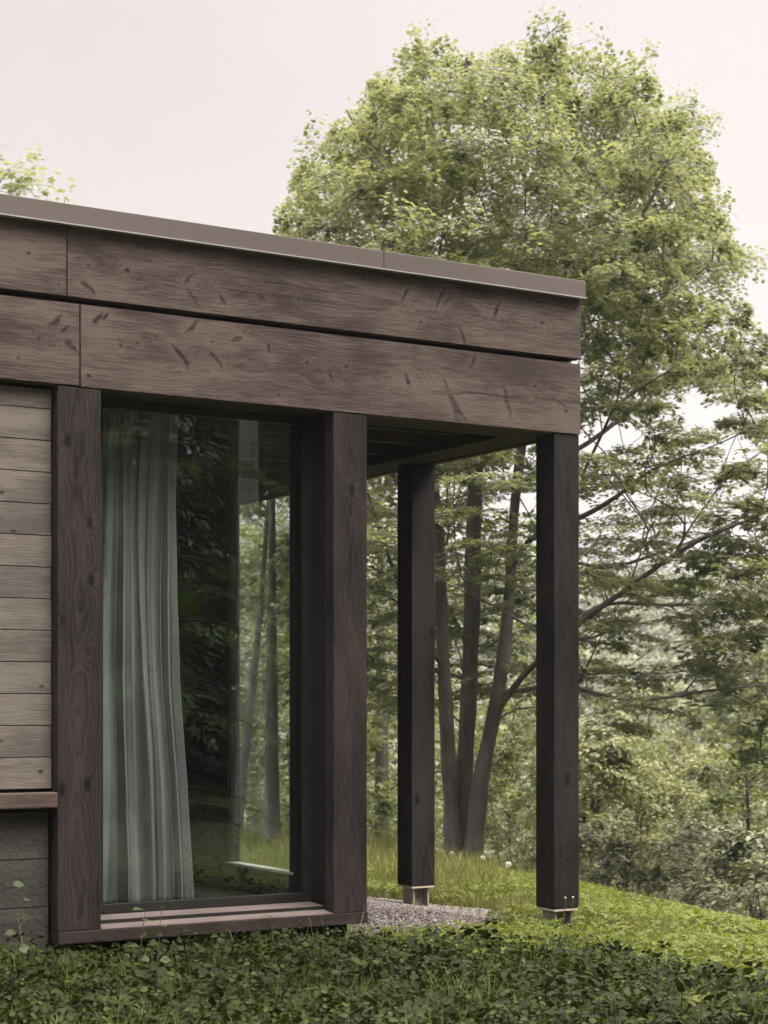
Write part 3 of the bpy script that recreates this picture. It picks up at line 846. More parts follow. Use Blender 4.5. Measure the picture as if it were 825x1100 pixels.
    limb_mesh(limb, A - base, par, r, skip)
    lv = Acc()
    axis0 = at(520, 500, Y0)
    for i, c in enumerate(cent):
        pv = A[par[tips[i]]]
        ad = (c - pv) + .25 * (c - axis0)
        hi = np.clip((c[2] - 3.0) / 3.0, 0, 1)
        low = hi < .15
        spray_leaves(lv, limb, c - base, ad, rnd, rnd.uniform(.28, .48) if low else rnd.uniform(.20, .40), int(rnd.uniform(170, 260)) if low else int(rnd.uniform(230, 380)), .046, MAPLE_V, MAPLE_T,
                     flat=.055 + .24 * hi, droop=.10 + .12 * hi, twigs=8, tilt=.26 + .25 * hi)
    link('trunk', accs[0].mesh('trunk', True), M['bark'], t)
    link('trunk', accs[2].mesh('trunk', True), M['bark'], t)
    link('trunk', accs[1].mesh('trunk', True), M['bark'], t)
    link('crown', lv.mesh('crown'), M['leaf_main'], t)
main_tree()

def simple_tree(name, label, base_uv, height, rad, leafm, barkm, seed, n_c=70, per=110, leaf=.085, crown0=.3, tw=True, group=None, tv=RHOMB_V, tt=RHOMB_T,
                trunk_r=None, flat=.36, stems=1, spray=None, lean=(0, 0), cat='tree', crad=1.0, z0=None, tilt=.4):
    rnd = np.random.default_rng(seed)
    u, v = base_uv
    z = float(gz(u, v)) if z0 is None else z0
    base = np.array((u, v, z))
    t = empty(name, base, label, cat, group)
    tr = trunk_r or height * .016
    sts = []
    for k in range(stems):
        a = rnd.uniform(0, 6.28); sp = (0.0 if stems == 1 else .22 * rad)
        m = 14
        q = np.linspace(0, 1, m)
        P = np.stack([lean[0] * q * height + math.cos(a) * sp * q * 2 + rnd.normal(0, .018 * height) * np.sin(q * 4 + a) * q,
                      lean[1] * q * height + math.sin(a) * sp * q * 2 + rnd.normal(0, .018 * height) * np.sin(q * 3 + a) * q, q * height * .93 - .15 * (q == 0)], -1)
        R = tr / math.sqrt(stems) * (1 - .9 * q) * (1 + .35 * np.exp(-q * 22))
        sts.append((P, R))
    cent = []
    ch = height * (1 - crown0)
    lob = rnd.uniform(.75, 1.2, 8); la = rnd.uniform(0, 6.28)
    tries = 0
    while len(cent) < n_c and tries < 20000:
        tries += 1
        q = rnd.uniform(0, 1)
        prof = math.sin(math.pi * min(1, .12 + .88 * q) ** .75) ** .65
        a = rnd.uniform(0, 6.28)
        rr = rad * prof * math.sqrt(rnd.uniform(.28, 1)) * np.interp((a + la) % 6.28, np.linspace(0, 6.28, 9), np.append(lob, lob[0]))
        zc = height * crown0 + ch * q * rnd.uniform(.92, 1.03)
        cent.append(np.array((math.cos(a) * rr * crad + lean[0] * zc, math.sin(a) * rr * crad + lean[1] * zc, zc)))
    cent = np.array(cent)
    A, par, r, tips, skip = branch_tree(sts, cent, rnd, r0=.0045 * height / 8)
    acc = Acc()
    for P, R in sts: tube(acc, P, R, 9)
    limb_mesh(acc, A, par, r, skip, 4)
    lv = Acc()
    sr = spray or rad * .27
    for i, c in enumerate(cent):
        spray_leaves(lv, acc if tw else None, c, c - A[par[tips[i]]] + .2 * c, rnd, sr * rnd.uniform(.7, 1.2), per, leaf, tv, tt, flat=flat, droop=.2, twigs=6, tilt=tilt)
    link('trunk', acc.mesh('trunk', True), barkm, t)
    link('crown', lv.mesh('crown'), leafm, t)
    return t

def uvat(x, Y):
    return cam2w((x - CX) * Y / F_PX, Y)

GW = 'woodland trees behind the house'
GV = 'trees in the valley below the lawn'
# trees behind the porch and seen through the side window
simple_tree('deciduous_tree', 'dark-stemmed tree seen in the gap between the corner column and the back porch post', uvat(410, 24), 8.6, 2.5, M['leaf_wood'], M['bark_d'], 31, 110, 120, .11, .10, group=GW, tv=MAPLE_V, tt=MAPLE_T)
simple_tree('deciduous_tree', 'leaning grey trunked tree seen through the side window of the room', uvat(252, 19), 5.6, 1.7, M['leaf_main'], M['bark'], 32, 70, 90, .09, .34, group=GW, lean=(.10, -.02), trunk_r=.055, tv=MAPLE_V, tt=MAPLE_T)
simple_tree('deciduous_tree', 'low bushy tree at the right edge of the side window view', uvat(322, 22), 5.2, 1.4, M['leaf_wood'], M['bark_d'], 33, 70, 90, .095, .06, group=GW, tv=MAPLE_V, tt=MAPLE_T)
simple_tree('deciduous_tree', 'pale leafy tree behind the leaning trunk in the side window view', uvat(285, 30), 9.0, 3.0, M['leaf_pale'], M['bark_d'], 34, 100, 110, .13, .08, group=GW)
simple_tree('deciduous_tree', 'leafy tree far behind the corner column, left of the big stems', uvat(372, 31), 9.0, 3.0, M['leaf_main'], M['bark_d'], 35, 90, 100, .13, .08, group=GW)
simple_tree('deciduous_tree', 'mid green tree filling the view low behind the back porch post', uvat(450, 33), 7.5, 2.7, M['leaf_wood'], M['bark_d'], 36, 90, 110, .13, .06, group=GW)
simple_tree('deciduous_tree', 'tree behind the house whose top sprigs rise over the roof edge at far left', uvat(25, 15), 5.75, 1.25, M['leaf_main'], M['bark'], 37, 75, 90, .07, .45, group=GW, tv=MAPLE_V, tt=MAPLE_T)
simple_tree('deciduous_tree', 'thin tree behind the roof whose tip touches the left side of the big crown', uvat(292, 17), 4.9, .5, M['leaf_main'], M['bark'], 38, 30, 80, .07, .45, group=GW, tv=MAPLE_V, tt=MAPLE_T)
# shrub between the big stems and the corner post
simple_tree('shrub', 'pale thin-stemmed shrub between the big tree stems and the corner porch post', uvat(552, 19.5), EYE + (HY - 792) * 19.5 / F_PX - float(gz(*uvat(552, 19.5))), .70, M['leaf_pale'], M['bark'], 41, 90, 80, .055, .10, stems=5, cat='shrub', trunk_r=.03)
# right-hand tree whose crown reaches into the frame
simple_tree('deciduous_tree', 'tree at the right edge of the picture with branches reaching towards the big crown', uvat(905, 15.0), 6.6, 1.15, M['leaf_main'], M['bark'], 42, 95, 130, .07, .52, group=None, tv=MAPLE_V, tt=MAPLE_T, flat=.18)
# valley trees
val = [(652, 20.5, 792, 1.15, 'leaf_pale', 'slender pale tree just right of the corner post with forked bare stems', 3, .30),
       (716, 24, 822, 1.6, 'leaf_pale', 'rounded pale green tree in the middle of the slope below the lawn', 2, .1),
       (812, 22, 762, 1.25, 'leaf_wood', 'willow-like grey green tree at the right edge below the lawn', 1, .02),
       (768, 28, 800, 1.7, 'leaf_pale', 'broad tree behind the willow-like one at right', 1, .1),
       (690, 31, 790, 1.9, 'leaf_wood', 'darker tree in the second row behind the rounded pale one', 1, .1),
       (628, 28, 800, 1.7, 'leaf_pale', 'leafy tree half hidden by the corner porch post', 1, .1),
       (585, 34, 760, 2.2, 'leaf_wood', 'leafy tree far back between the big stems and corner post', 1, .1),
       (735, 40, 764, 2.5, 'leaf_pale', 'hazy broad tree in the third row, mid slope', 1, .1),
       (840, 37, 745, 2.5, 'leaf_wood', 'hazy tree behind the willow-like tree, cut by the picture edge', 1, .1),
       (655, 46, 752, 2.8, 'leaf_pale', 'hazy tree in the valley bottom right of the corner post', 1, .1),
       (540, 45, 742, 2.8, 'leaf_wood', 'hazy valley tree straight behind the forked big stems', 1, .1),
       (795, 52, 730, 3.2, 'leaf_wood', 'farthest single tree in the valley, beneath the hazy hill', 1, .1),
       (700, 56, 728, 3.2, 'leaf_pale', 'distant rounded tree at the foot of the hazy hill', 1, .1),
       (860, 28, 790, 1.8, 'leaf_pale', 'pale tree just past the right border below the lawn', 1, .1)]
for i, (x, Y, yt, r_, lm, lab, st, c0) in enumerate(val):
    u, v = uvat(x, Y)
    h = EYE + (HY - yt) * Y / F_PX - float(gz(u, v))
    simple_tree('deciduous_tree', lab, (u, v), h, r_, M[lm], M['bark_d'], 60 + i, 150, 120, .0034 * Y, c0, group=GV, stems=st, tw=Y < 26, spray=r_ * .21, flat=.22, tilt=.3, trunk_r=.05 if st > 1 else None)
bus = [(668, 16.0, 905, .62, 'low pale bush at the lawn edge close to the corner post'), (728, 15.6, 900, .8, 'spreading whitish bush on the lawn edge, middle of the row'),
       (792, 14.6, 893, .75, 'whitish leafy bush on the lawn edge near the right border'), (850, 13.6, 888, .7, 'bush at the lawn edge cut by the right border'),
       (762, 18.5, 856, .95, 'taller pale bush behind the row at the lawn edge'), (640, 18.0, 885, .7, 'small bush behind the corner post on the slope')]
for i, (x, Y, yt, r_, lab) in enumerate(bus):
    u, v = uvat(x, Y); h = EYE + (HY - yt) * Y / F_PX - float(gz(u, v))
    simple_tree('bush', lab, (u, v), h, r_, M['leaf_bush'], M['bark'], 90 + i, 75, 85, .058, .05, group='bushes along the lawn edge', stems=4, cat='bush', trunk_r=.03, tv=OVAL_V, tt=OVAL_T, flat=.22, tilt=.3)

def far_wood():
    """the wooded hillside across the valley: one mass of crowns"""
    rnd = np.random.default_rng(5)
    lv = Acc()
    for k in range(1700):
        Y = 64 + 380 * rnd.random() ** 1.05; X = rnd.uniform(-.34, .42) * Y; big = np.interp(Y, [60, 320], [1, 2.2])
        g0 = ground_rel(X, Y)
        h = rnd.uniform(4.5, 7.5) * big; r_ = h * rnd.uniform(.3, .42)
        n = 620
        a = rnd.uniform(0, 6.28, n); ct = rnd.uniform(-.6, 1, n); st = np.sqrt(1 - ct ** 2)
        lob = 1 + .22 * np.sin(a * 3 + k) * st + .18 * np.sin(ct * 6 + a * 2 + k * 1.7)
        rr = r_ * rnd.uniform(.70, 1.05, n) * lob
        u, v = cam2w(X, Y)
        P = np.stack([u + rr * st * np.cos(a), v + rr * st * np.sin(a), EYE + g0 + h * .55 + rr * ct * 1.25], -1)
        nr = np.stack([st * np.cos(a), st * np.sin(a), ct], -1) + rnd.normal(0, .32, (n, 3)) + np.array((0, 0, .3))
        scatter(lv, RHOMB_V, RHOMB_T, P, rnd.normal(0, 1, (n, 3)), nr, rnd.uniform(.26, .52, n) * big, 1.2)
    o = link('far_forest', lv.mesh('far_forest'), M['leaf_far'])
    tag(o, 'hazy wooded hillside across the valley', 'forest', kind='stuff')
far_wood()

# conifers behind the viewpoint: they shade the facade and show in the window glass
def spruce(label, uv, height, rad, seed, z_lo=.25, dens=1.0):
    rnd = np.random.default_rng(seed)
    base = np.array((uv[0], uv[1], float(gz(*uv))))
    t = empty('spruce_tree', base, label, 'tree', 'spruces in front of the house')
    acc, lv = Acc(), Acc()
    q = np.linspace(0, 1, 10)
    tube(acc, np.stack([0 * q, 0 * q, q * height - .1], -1), height * .016 * (1 - .92 * q), 9)
    z = z_lo
    while z < height * .97:
        f = 1 - z / height
        for k in range(int(7 * dens)):
            a = rnd.uniform(0, 6.28); L = rad * (f ** .8) * rnd.uniform(.7, 1.15) + .15
            d = np.array((math.cos(a), math.sin(a), 0))
            tq = np.linspace(0, 1, 6)
            P = d * (tq * L)[:, None] + np.array((0, 0, 1.0)) * (z + rnd.normal(0, .12) + .12 * L * tq - .42 * L * tq ** 2)[:, None]
            tube(acc, P, .012 * (1.1 - tq) * (L / 1.2) + .002, 3)
            m = int(L * (240 if 'hemlock' in label else 75))
            tt_ = np.sqrt(rnd.uniform(.03, 1, m))
            pp = np.stack([np.interp(tt_, tq, P[:, i]) for i in range(3)], -1)
            sd = np.array((-d[1], d[0], 0)); sg = rnd.choice([-1, 1], m)
            off = rnd.uniform(0, .34, m) * L * (1.05 - tt_)
            pp += sd * (sg * off)[:, None] + np.array((0, 0, -1)) * (off * .35 + rnd.uniform(0, .05, m))[:, None]
            dd = d * .8 + sd * (sg * .75)[:, None] + np.array((0, 0, -.45)) + rnd.normal(0, .18, (m, 3))
            scatter(lv, RHOMB_V, RHOMB_T, pp, dd, np.array((0, 0, 1.0)) + rnd.normal(0, .35, (m, 3)), rnd.uniform(.045, .09, m) if 'hemlock' in label else rnd.uniform(.10, .2, m), .34 if 'hemlock' in label else .42)
        z += .20 + .012 * height * rnd.uniform(.6, 1.2)
    link('trunk', acc.mesh('trunk', True), M['bark_d'], t)
    link('crown', lv.mesh('crown'), M['hemlock'] if 'hemlock' in label else M['needle_shaded'], t)
sp = [((5.6, -3.6), 7.5, 1.9, 'spruce mirrored in the left half of the window glass'), ((8.0, -5.2), 9.0, 2.2, 'tall spruce mirrored behind the rough trunk in the glass'),
      ((10.8, -6.0), 9.0, 2.3, 'spruce mirrored at the right side of the window glass'), ((3.2, -5.0), 8.5, 2.1, 'spruce close behind the viewpoint'),
      ((.2, -3.6), 8.0, 1.9, 'spruce to the left behind the viewpoint'), ((-2.6, -1.4), 8.5, 2.0, 'spruce facing the clad wall left of the window'), ((-4.2, 2.2), 8.0, 1.9, 'spruce nearest the clad wall on the left')]
sp += [((5.0, 3.2), 6.5, 1.2, 'slender hemlock whose drooping fronds are mirrored over the curtain'), ((6.6, -8.6), 11.0, 2.6, 'large spruce mirrored deep behind the others in the glass'), ((10.0, -10.5), 12.0, 2.8, 'largest spruce of the row behind the viewpoint'),
       ((13.4, -8.5), 11.0, 2.6, 'outermost spruce of the row behind the viewpoint'), ((7.0, -2.0), 6.0, 1.5, 'small spruce nearest the window in its mirror image')]
for i, (uv, h, r_, lab) in enumerate(sp):
    spruce(lab, uv, h, r_, 200 + i, dens=.30 if 'hemlock' in lab else 1.0)
def back_wood():
    rnd = np.random.default_rng(77); lv = Acc()
    for k in range(70):
        u = rnd.uniform(-8, 30); v = rnd.uniform(-24, -13.5) ; h = rnd.uniform(11, 16); r_ = rnd.uniform(2.2, 3.2); n = 900
        q = rnd.random(n) ** 1.3; a = rnd.uniform(0, 6.28, n); rr = r_ * (1 - q) * np.sqrt(rnd.uniform(.3, 1, n))
        P = np.stack([u + rr * np.cos(a), v + rr * np.sin(a), float(gz(u, v)) + .2 + q * h], -1)
        d = np.stack([np.cos(a), np.sin(a), np.full(n, -.5)], -1) + rnd.normal(0, .25, (n, 3))
        scatter(lv, RHOMB_V, RHOMB_T, P, d, np.array((0, 0, 1.)) + rnd.normal(0, .4, (n, 3)), rnd.uniform(.35, .7, n), .6)
    o = link('conifer_forest', lv.mesh('conifer_forest'), M['needle_shaded'])
    tag(o, 'shade-darkened conifer wood behind the viewpoint, mirrored in the glass', 'forest', kind='stuff')
back_wood()
simple_tree('deciduous_tree', 'tall tree with rough pale bark whose trunk is mirrored in the window', (6.31, 2.0), 9.6, 2.1, M['leaf_wood'], M['bark_p'], 250, 90, 120, .10, .42, trunk_r=.11)

# ------------------------------------------------------------------ ground cover, lawn, gravel
UB_IN = lambda u, v: (v > D + .02) & (u < c3b + .0)          # inside the house plan
def gravel_mask(u, v):
    a = np.arctan2(v - (D + 1.0), u - (c3b + .1))
    du = u - (c3b - .1)
    r = np.hypot((u - 4.72) / .80, (v - 8.3) / 1.2)
    edge = 1 + .12 * np.sin(a * 5 + 1) + .07 * np.sin(a * 11)
    return (r < edge) & (u > c3b - .3)

def scatter_ground(n, X0, X1, Y0, Y1, rnd):
    Y = np.sqrt(rnd.uniform(Y0 ** 2, Y1 ** 2, n))
    X = rnd.uniform(0, 1, n) * (X1 - X0) * Y + X0 * Y
    u, v = cam2w(X, Y)
    return X, Y, u, v

def shade_side(X, Y):
    """share of leafy ground cover (1) against lawn (0)"""
    w = .9 * np.sin(X * 2.1 + Y) * .18 + .12 * np.sin(X * 5 + Y * 3)
    q = 1.0 - (X - (.25 - .25 * (Y - 7))) / 1.3
    q = np.where(Y > 7.35, q - (Y - 7.35) * 1.6, q)
    q = .5 + (q - .5) * .75
    return np.clip(q + w, 0, 1)

def ground_cover():
    rnd = np.random.default_rng(11)
    lv = Acc()
    X, Y, u, v = scatter_ground(27000, -.30, .30, 5.2, 9.6, rnd)
    k = ~UB_IN(u, v) & (rnd.random(len(u)) < shade_side(X, Y) ** .8) & ~gravel_mask(u, v)
    X, Y, u, v = X[k], Y[k], u[k], v[k]
    n = len(u)
    clump = .5 + .5 * np.sin(u * 3.1 + 1.3 * np.sin(v * 2.7)) * np.sin(v * 3.7 + 1.1 * np.sin(u * 2.2))
    h = rnd.uniform(.015, .10, n) + .06 * clump * rnd.uniform(.2, 1, n)
    h = h + np.where(rnd.random(n) < .07, rnd.uniform(.02, .08, n), 0)
    P = np.stack([u, v, gz(u, v) + h], -1)
    sz = rnd.uniform(.014, .034, n) * np.where(rnd.random(n) < .09, 1.6, 1.0)
    a0 = rnd.uniform(0, 6.28, n)
    hubn = np.array((0, 0, 1.0)) + rnd.normal(0, .45, (n, 3)); hubn = unit(hubn)
    for j in range(3):
        a = a0 + j * 2.09 + rnd.normal(0, .12, n)
        d = np.stack([np.cos(a), np.sin(a), np.zeros(n)], -1)
        d = d - hubn * np.sum(d * hubn, 1)[:, None] - np.array((0, 0, .16))
        scatter(lv, LEAFLET_V, LEAFLET_T, P + unit(d) * .004, d, hubn + rnd.normal(0, .12, (n, 3)), sz * rnd.uniform(.8, 1.1, n))
    # leaf stalks
    q = np.stack([u + rnd.normal(0, .015, n), v + rnd.normal(0, .015, n), gz(u, v)], -1)
    dv = P - q
    scatter(lv, [(0, .5, 0), (0, -.5, 0), (1, 0, 0)], [(0, 1, 2)], q, dv, np.tile([[1., .3, 0]], (n, 1)), np.linalg.norm(dv, axis=1), .05)
    o = link('ground_cover', lv.mesh('ground_cover'), M['leaf_cover'])
    tag(o, 'dark three-leaved ground cover growing against the house', 'ground cover', kind='stuff')
    # clover in the lawn
    lv = Acc()
    X, Y, u, v = scatter_ground(62000, -.16, .34, 5.2, 13.5, rnd)
    pat = .5 + .5 * np.sin(u * 2.2 + 1.7 * np.sin(v * 1.3)) * np.sin(v * 2.6 + np.sin(u * 1.9))
    k = ~UB_IN(u, v) & (rnd.random(len(u)) < (1 - shade_side(X, Y)) * (.25 + .75 * pat)) & ~gravel_mask(u, v)
    X, Y, u, v, pat = X[k], Y[k], u[k], v[k], pat[k]
    n = len(u)
    h = rnd.uniform(.025, .06, n) + .05 * pat
    P = np.stack([u, v, gz(u, v) + h], -1)
    sz = rnd.uniform(.011, .027, n); a0 = rnd.uniform(0, 6.28, n)
    hubn = unit(np.array((0, 0, 1.0)) + rnd.normal(0, .35, (n, 3)))
    for j in range(3):
        a = a0 + j * 2.09
        d = np.stack([np.cos(a), np.sin(a), np.zeros(n)], -1); d = d - hubn * np.sum(d * hubn, 1)[:, None]
        scatter(lv, OVAL_V, OVAL_T, P, d, hubn + rnd.normal(0, .12, (n, 3)), sz, 1.25)
    o = link('clover', lv.mesh('clover'), M['leaf_clover'])
    tag(o, 'bright clover patches spread through the lawn on the right', 'clover', kind='stuff')
ground_cover()

def lawn():
    rnd = np.random.default_rng(12)
    lv = Acc()
    def blades(n, X0, X1, Y0, Y1, h0, h1, w, keep):
        X, Y, u, v = scatter_ground(n, X0, X1, Y0, Y1, rnd)
        k = ~UB_IN(u, v) & keep(X, Y, u, v)
        X, Y, u, v = X[k], Y[k], u[k], v[k]; n = len(u)
        tuft = .5 + .5 * np.sin(u * 5.3 + 2 * np.sin(v * 1.9)) * np.sin(v * 4.7 + np.sin(u * 2.9))
        h = (h0 + (h1 - h0) * rnd.random(n) ** 1.6) * (.55 + .8 * tuft) * (1 - .45 * np.clip((X - .3) / 1.2, 0, 1))
        P = np.stack([u, v, gz(u, v) - .005], -1)
        d = np.stack([rnd.normal(0, .34, n), rnd.normal(0, .34, n), np.ones(n)], -1)
        fa = rnd.uniform(0, 6.28, n)
        nr = np.stack([np.cos(fa), np.sin(fa), np.full(n, -.05)], -1)
        scatter(lv, BLADE_V, BLADE_T, P, d, nr, h, w / h * rnd.uniform(.7, 1.3, n))
    gm = lambda X, Y, u, v: ~gravel_mask(u, v) | (rnd.random(len(u)) < .04)
    lawnmask = lambda X, Y, u, v: gm(X, Y, u, v) & (rnd.random(len(u)) < .18 + .82 * (1 - shade_side(X, Y)))
    blades(150000, -.30, .32, 5.2, 10.5, .04, .13, .0030, lawnmask)
    blades(120000, -.10, .32, 10.0, 20.0, .07, .20, .0042, gm)
    blades(70000, -.16, .06, 9.4, 34.0, .10, .26, .0055, lambda X, Y, u, v: ~gravel_mask(u, v))
    blades(7000, -.30, .16, 5.2, 8.2, .07, .19, .0030, lambda X, Y, u, v: gm(X, Y, u, v) & (np.sin(u * 4.1 + v) * np.sin(v * 3.3 - u) > -.1))
    # a few long seed stalks
    blades(900, -.25, .34, 5.4, 16, .20, .42, .0030, lawnmask)
    o = link('lawn_grass', lv.mesh('lawn_grass'), M['grass'])
    tag(o, 'yellowish green grass of the sloping lawn', 'grass', kind='stuff')
lawn()

def gravel():
    rnd = np.random.default_rng(13)
    # bed of the gravel strip as a low mound
    nu, nv = 60, 90
    us = np.linspace(c3b - .35, 5.75, nu); vs = np.linspace(7.1, 9.7, nv)
    Ug, Vg = np.meshgrid(us, vs)
    r = np.hypot((Ug - 4.72) / .80, (Vg - 8.3) / 1.2)
    mound = lambda r_: .055 * np.clip(1.15 - r_, -.6, 1)
    Zg = gz(Ug, Vg) + mound(r)
    V = np.stack([Ug, Vg, Zg], -1).reshape(-1, 3)
    i = np.arange(nv - 1)[:, None] * nu; j = np.arange(nu - 1)[None, :]
    Q = np.stack([i + j, i + j + 1, i + nu + j + 1, i + nu + j], -1).reshape(-1, 4)
    o = link('gravel_bed', np_mesh('gravel_bed', V, Q, True), M['gravel_bed'])
    tag(o, 'bare stony soil under the gravel strip', 'ground', kind='structure')
    n = 42000
    u = rnd.uniform(us[0], us[-1], n); v = rnd.uniform(vs[0], vs[-1], n)
    k = gravel_mask(u, v)
    u, v = u[k], v[k]; n = len(u)
    r = np.hypot((u - 4.72) / .80, (v - 8.3) / 1.2)
    z = gz(u, v) + mound(r)
    # pebbles: squashed octahedra with a chamfer
    base = np.array([(1, 0, 0), (-1, 0, 0), (0, 1, 0), (0, -1, 0), (0, 0, 1), (0, 0, -1), (.62, .62, .45), (-.62, .62, .45), (-.62, -.62, .45), (.62, -.62, .45)], float)
    tris = [(4, 6, 7), (4, 7, 8), (4, 8, 9), (4, 9, 6), (0, 2, 6), (6, 2, 7), (2, 1, 7), (7, 1, 8), (1, 3, 8), (8, 3, 9), (3, 0, 9), (9, 0, 6), (0, 5, 2), (2, 5, 1), (1, 5, 3), (3, 5, 0)]
    a = rnd.uniform(0, 6.28, n); s = rnd.uniform(.006, .015, n)
    d = np.stack([np.cos(a), np.sin(a), rnd.normal(0, .3, n)], -1)
    lv = Acc()
    scatter(lv, base * np.array((1, .75, .6)), tris, np.stack([u, v, z + .003], -1), d, np.array((0, 0, 1.0)) + rnd.normal(0, .3, (n, 3)), s, rnd.uniform(.7, 1.1, n))
    o = link('gravel', lv.mesh('gravel'), M['gravel'])
    tag(o, 'grey pink gravel heaped under the porch round the back post', 'gravel', kind='stuff')
gravel()

# ------------------------------------------------------------------ small plants one can point to
def sprout(label, x, Y, h, lean, seed, nl=5, ls=.05, v0=None):
    rnd = np.random.default_rng(seed)
    u, v = uvat(x, Y)
    b = np.array((u, v, float(gz(u, v))))
    o = empty('seedling', b, label, 'plant')
    q = np.linspace(0, 1, 7)
    P = np.stack([lean * q ** 1.5 * C, -lean * q ** 1.5 * S, q * h], -1)
    st, lv = Acc(), Acc()
    tube(st, P, .0028 * (1.1 - .7 * q), 5)
    for k in range(nl):
        t = .35 + .65 * k / (nl - 1)
        p = np.array([np.interp(t, q, P[:, i]) for i in range(3)])
        a = k * 2.4 + rnd.uniform(-.4, .4)
        d = np.array([[math.cos(a), math.sin(a), .05]])
        scatter(lv, LEAFLET_V, LEAFLET_T, p[None] + d * .008, d, np.array([[-.35, -.75, 1.0]]) + rnd.normal(0, .3, (1, 3)), ls * rnd.uniform(.75, 1.15))
    link('stem', st.mesh('stem', True), M['stem'], o)
    link('foliage', lv.mesh('foliage'), M['leaf_dark'], o)
sprout('tall leafy seedling in front of the concrete wall at far left', 14, 6.95, .38, .05, 301, 5, .042)
sprout('small leafy sprout in front of the window sill, below the curtain', 148, 7.0, .30, .03, 302, 5, .048)
sprout('thin sprout with a few leaves beside the sill sprout', 168, 6.95, .31, .02, 303, 4, .04)

def flower(label, x, y_head, Y, kind, group):
    u, v = uvat(x, Y); g0 = float(gz(u, v)); top = EYE + (HY - y_head) * Y / F_PX
    h = max(.08, top - g0)
    o = empty('dandelion' if kind == 'puff' else 'wildflower', (u, v, g0), label, 'flower', group)
    st = Acc(); q = np.linspace(0, 1, 4)
    tube(st, np.stack([.01 * q ** 2, 0 * q, q * h], -1), np.full(4, .0018), 4)
    link('stem', st.mesh('stem', True), M['stem'], o)
    bm = bmesh.new(); bmesh.ops.create_icosphere(bm, subdivisions=2, radius=.024 if kind == 'puff' else .0045)
    for vv in bm.verts: vv.co *= random.uniform(.85, 1.15); vv.co += Vector((.01, 0, h))
    me = bpy.data.meshes.new('bloom'); bm.to_mesh(me); bm.free()
    link('bloom', me, M['petal'] if kind == 'puff' else M['petal_y'], o)
for (x, y, Y, lab) in [(467, 913, 15.6, 'white dandelion clock left of the big tree stems'), (474, 917, 15.5, 'white dandelion clock touching the left side of the big stems'),
                       (484, 921, 15.3, 'white dandelion clock in front of the big stems, lower one'), (517, 930, 15.0, 'white dandelion clock just right of the big stems'),
                       (545, 932, 14.6, 'white dandelion clock between the big stems and the corner post')]:
    flower(lab, x, y, Y, 'puff', 'dandelion clocks by the big tree')
flower('small pale flower before the corner post foot, left of the pair', 605.5, 964.5, 8.2, 'bud', 'pale flowers at the corner post')
flower('small pale flower before the corner post foot, right of the pair', 613.5, 964, 8.2, 'bud', 'pale flowers at the corner post')

# ------------------------------------------------------------------ air
def haze():
    me = bpy.data.meshes.new('haze')
    bm = bmesh.new(); bmesh.ops.create_cube(bm, size=1.0)
    for vv in bm.verts:
        X = vv.co.x * 640 + 1; Y = 250 + vv.co.y * 620
        u, v = cam2w(X, Y); vv.co = Vector((u, v, -15.5 if vv.co.z < 0 else 75.0))
    bm.to_mesh(me); bm.free()
    m, nt, out = mat_new('thin_haze'); g = NT(nt)
    p = g.n('VolumePrincipled'); p.inputs['Color'].default_value = (.93, .92, .91, 1); p.inputs['Density'].default_value = .00045
    p.inputs['Anisotropy'].default_value = .2
    g.l(p.outputs[0], out.inputs['Volume'])
    o = link('haze', me, m); tag(o, 'thin pale haze in the valley air', 'haze', kind='stuff')
HAZE = True
if HAZE: haze()

# ------------------------------------------------------------------ sky, sun, camera
SUN_EL, az = math.radians(51), None
sx, sy = cam2w(.92, -.40)                      # towards the sun, on plan
sd = Vector((sx, sy, 0)).normalized() * math.cos(SUN_EL) + Vector((0, 0, math.sin(SUN_EL)))
sun = bpy.data.lights.new('sun', 'SUN'); sun.energy = 2.6; sun.angle = math.radians(28); sun.color = (1, .95, .88)
so = bpy.data.objects.new('sun', sun); COL.objects.link(so)
so.rotation_euler = sd.to_track_quat('Z', 'Y').to_euler()

w = bpy.data.worlds.new('World'); scene.world = w; w.use_nodes = True
nt = w.node_tree; nt.nodes.clear(); g = NT(nt)
outw = g.n('OutputWorld'); bg = g.n('Background')
sky = g.n('TexSky', sky_type='NISHITA'); sky.sun_disc = False; sky.sun_elevation = SUN_EL
sky.sun_rotation = math.atan2(sd.x, sd.y); sky.dust_density = 4.0; sky.air_density = 1.0
bwn = g.n('RGBToBW'); g.l(sky.outputs[0], bwn.inputs[0])
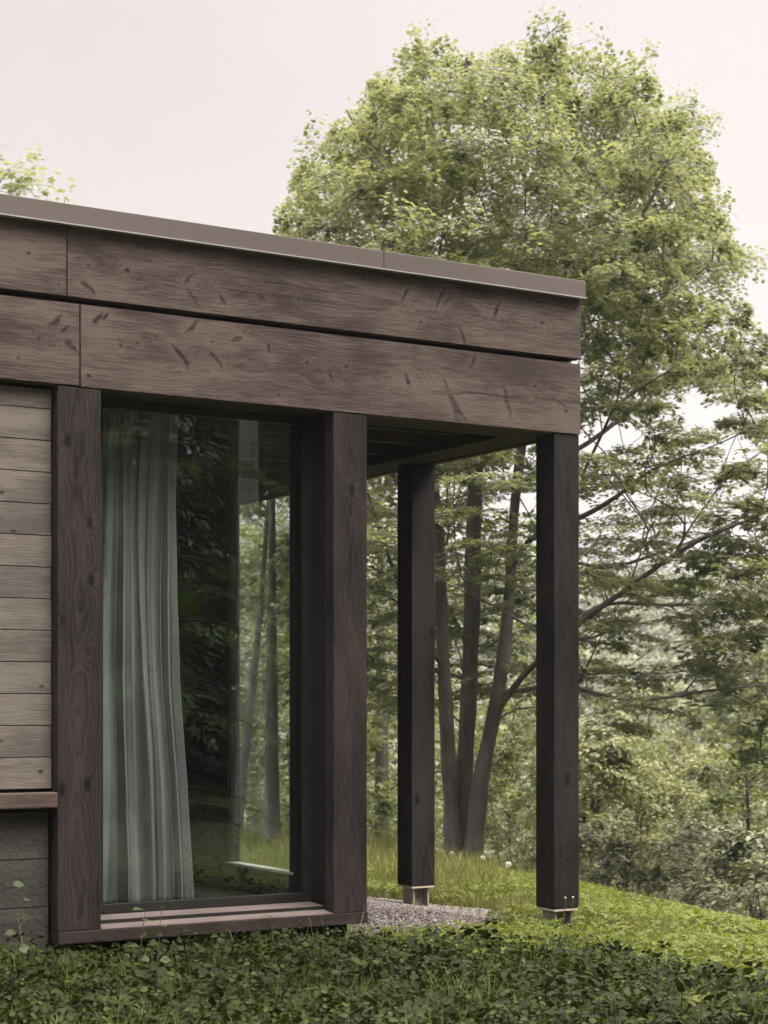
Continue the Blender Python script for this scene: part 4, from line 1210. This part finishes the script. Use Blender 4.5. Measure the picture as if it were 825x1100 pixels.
# high overcast: the clouds even out the sky and brighten towards the zenith
tcw = g.n('TexCoord'); sxyz = g.n('SeparateXYZ'); g.l(tcw.outputs['Generated'], sxyz.inputs[0])
el = g.math('MAXIMUM', sxyz.outputs[2], 0.0)
cl = g.math('ADD', 2.2, g.math('MULTIPLY', g.math('MAXIMUM', g.math('SUBTRACT', el, .44), 0.0), 62.0))
cl = g.math('ADD', cl, g.math('MULTIPLY', bwn.outputs[0], .07))
dn = g.n('VectorMath', operation='DOT_PRODUCT'); g.l(tcw.outputs['Generated'], dn.inputs[0]); bx, by = cam2w(.42, .82); dn.inputs[1].default_value = Vector((bx, by, .42)).normalized()
cl = g.math('MULTIPLY', cl, g.range(dn.outputs['Value'], .82, 1.0, 1.0, 1.22, True))
cn = g.noise(g.mapping(tcw.outputs['Generated'], sc=(1, 1, 2.5)), 1.6, 3)
cl = g.math('MULTIPLY', cl, g.range(cn, .3, .7, .95, 1.05))
vm = g.n('VectorMath', operation='SCALE'); vm.inputs[0].default_value = (1.0, .931, .916); g.l(cl, vm.inputs['Scale'])
g.l(vm.outputs[0], bg.inputs['Color']); bg.inputs['Strength'].default_value = .1
g.l(bg.outputs[0], outw.inputs[0])

cam = bpy.data.cameras.new('camera'); co = bpy.data.objects.new('camera', cam); COL.objects.link(co)
co.location = (0, 0, EYE)
co.rotation_euler = (math.radians(90), 0, -TH)
cam.sensor_fit = 'VERTICAL'; cam.sensor_height = 36.0; cam.lens = 36.0 * F_PX / H_PX
cam.shift_y = (HY - H_PX / 2) / H_PX
cam.clip_end = 2000; cam.clip_start = .05
cam.dof.use_dof = True; cam.dof.focus_distance = 8.2; cam.dof.aperture_fstop = 6.3
scene.camera = co

scene.render.engine = 'CYCLES'
cy = scene.cycles
cy.max_bounces = 8; cy.diffuse_bounces = 4; cy.glossy_bounces = 3; cy.transmission_bounces = 4; cy.transparent_max_bounces = 10; cy.volume_bounces = 0
cy.use_denoising = True; cy.denoiser = 'OPENIMAGEDENOISE'
try: cy.denoising_prefilter = 'ACCURATE'
except Exception: pass
cy.use_adaptive_sampling = True; cy.adaptive_threshold = .012
cy.sample_clamp_indirect = 6
vs = scene.view_settings
vs.view_transform = 'Standard'; vs.look = 'None'; vs.gamma = 1.0; vs.exposure = 1.53; vs.use_curve_mapping = False
scene.display_settings.display_device = 'sRGB'
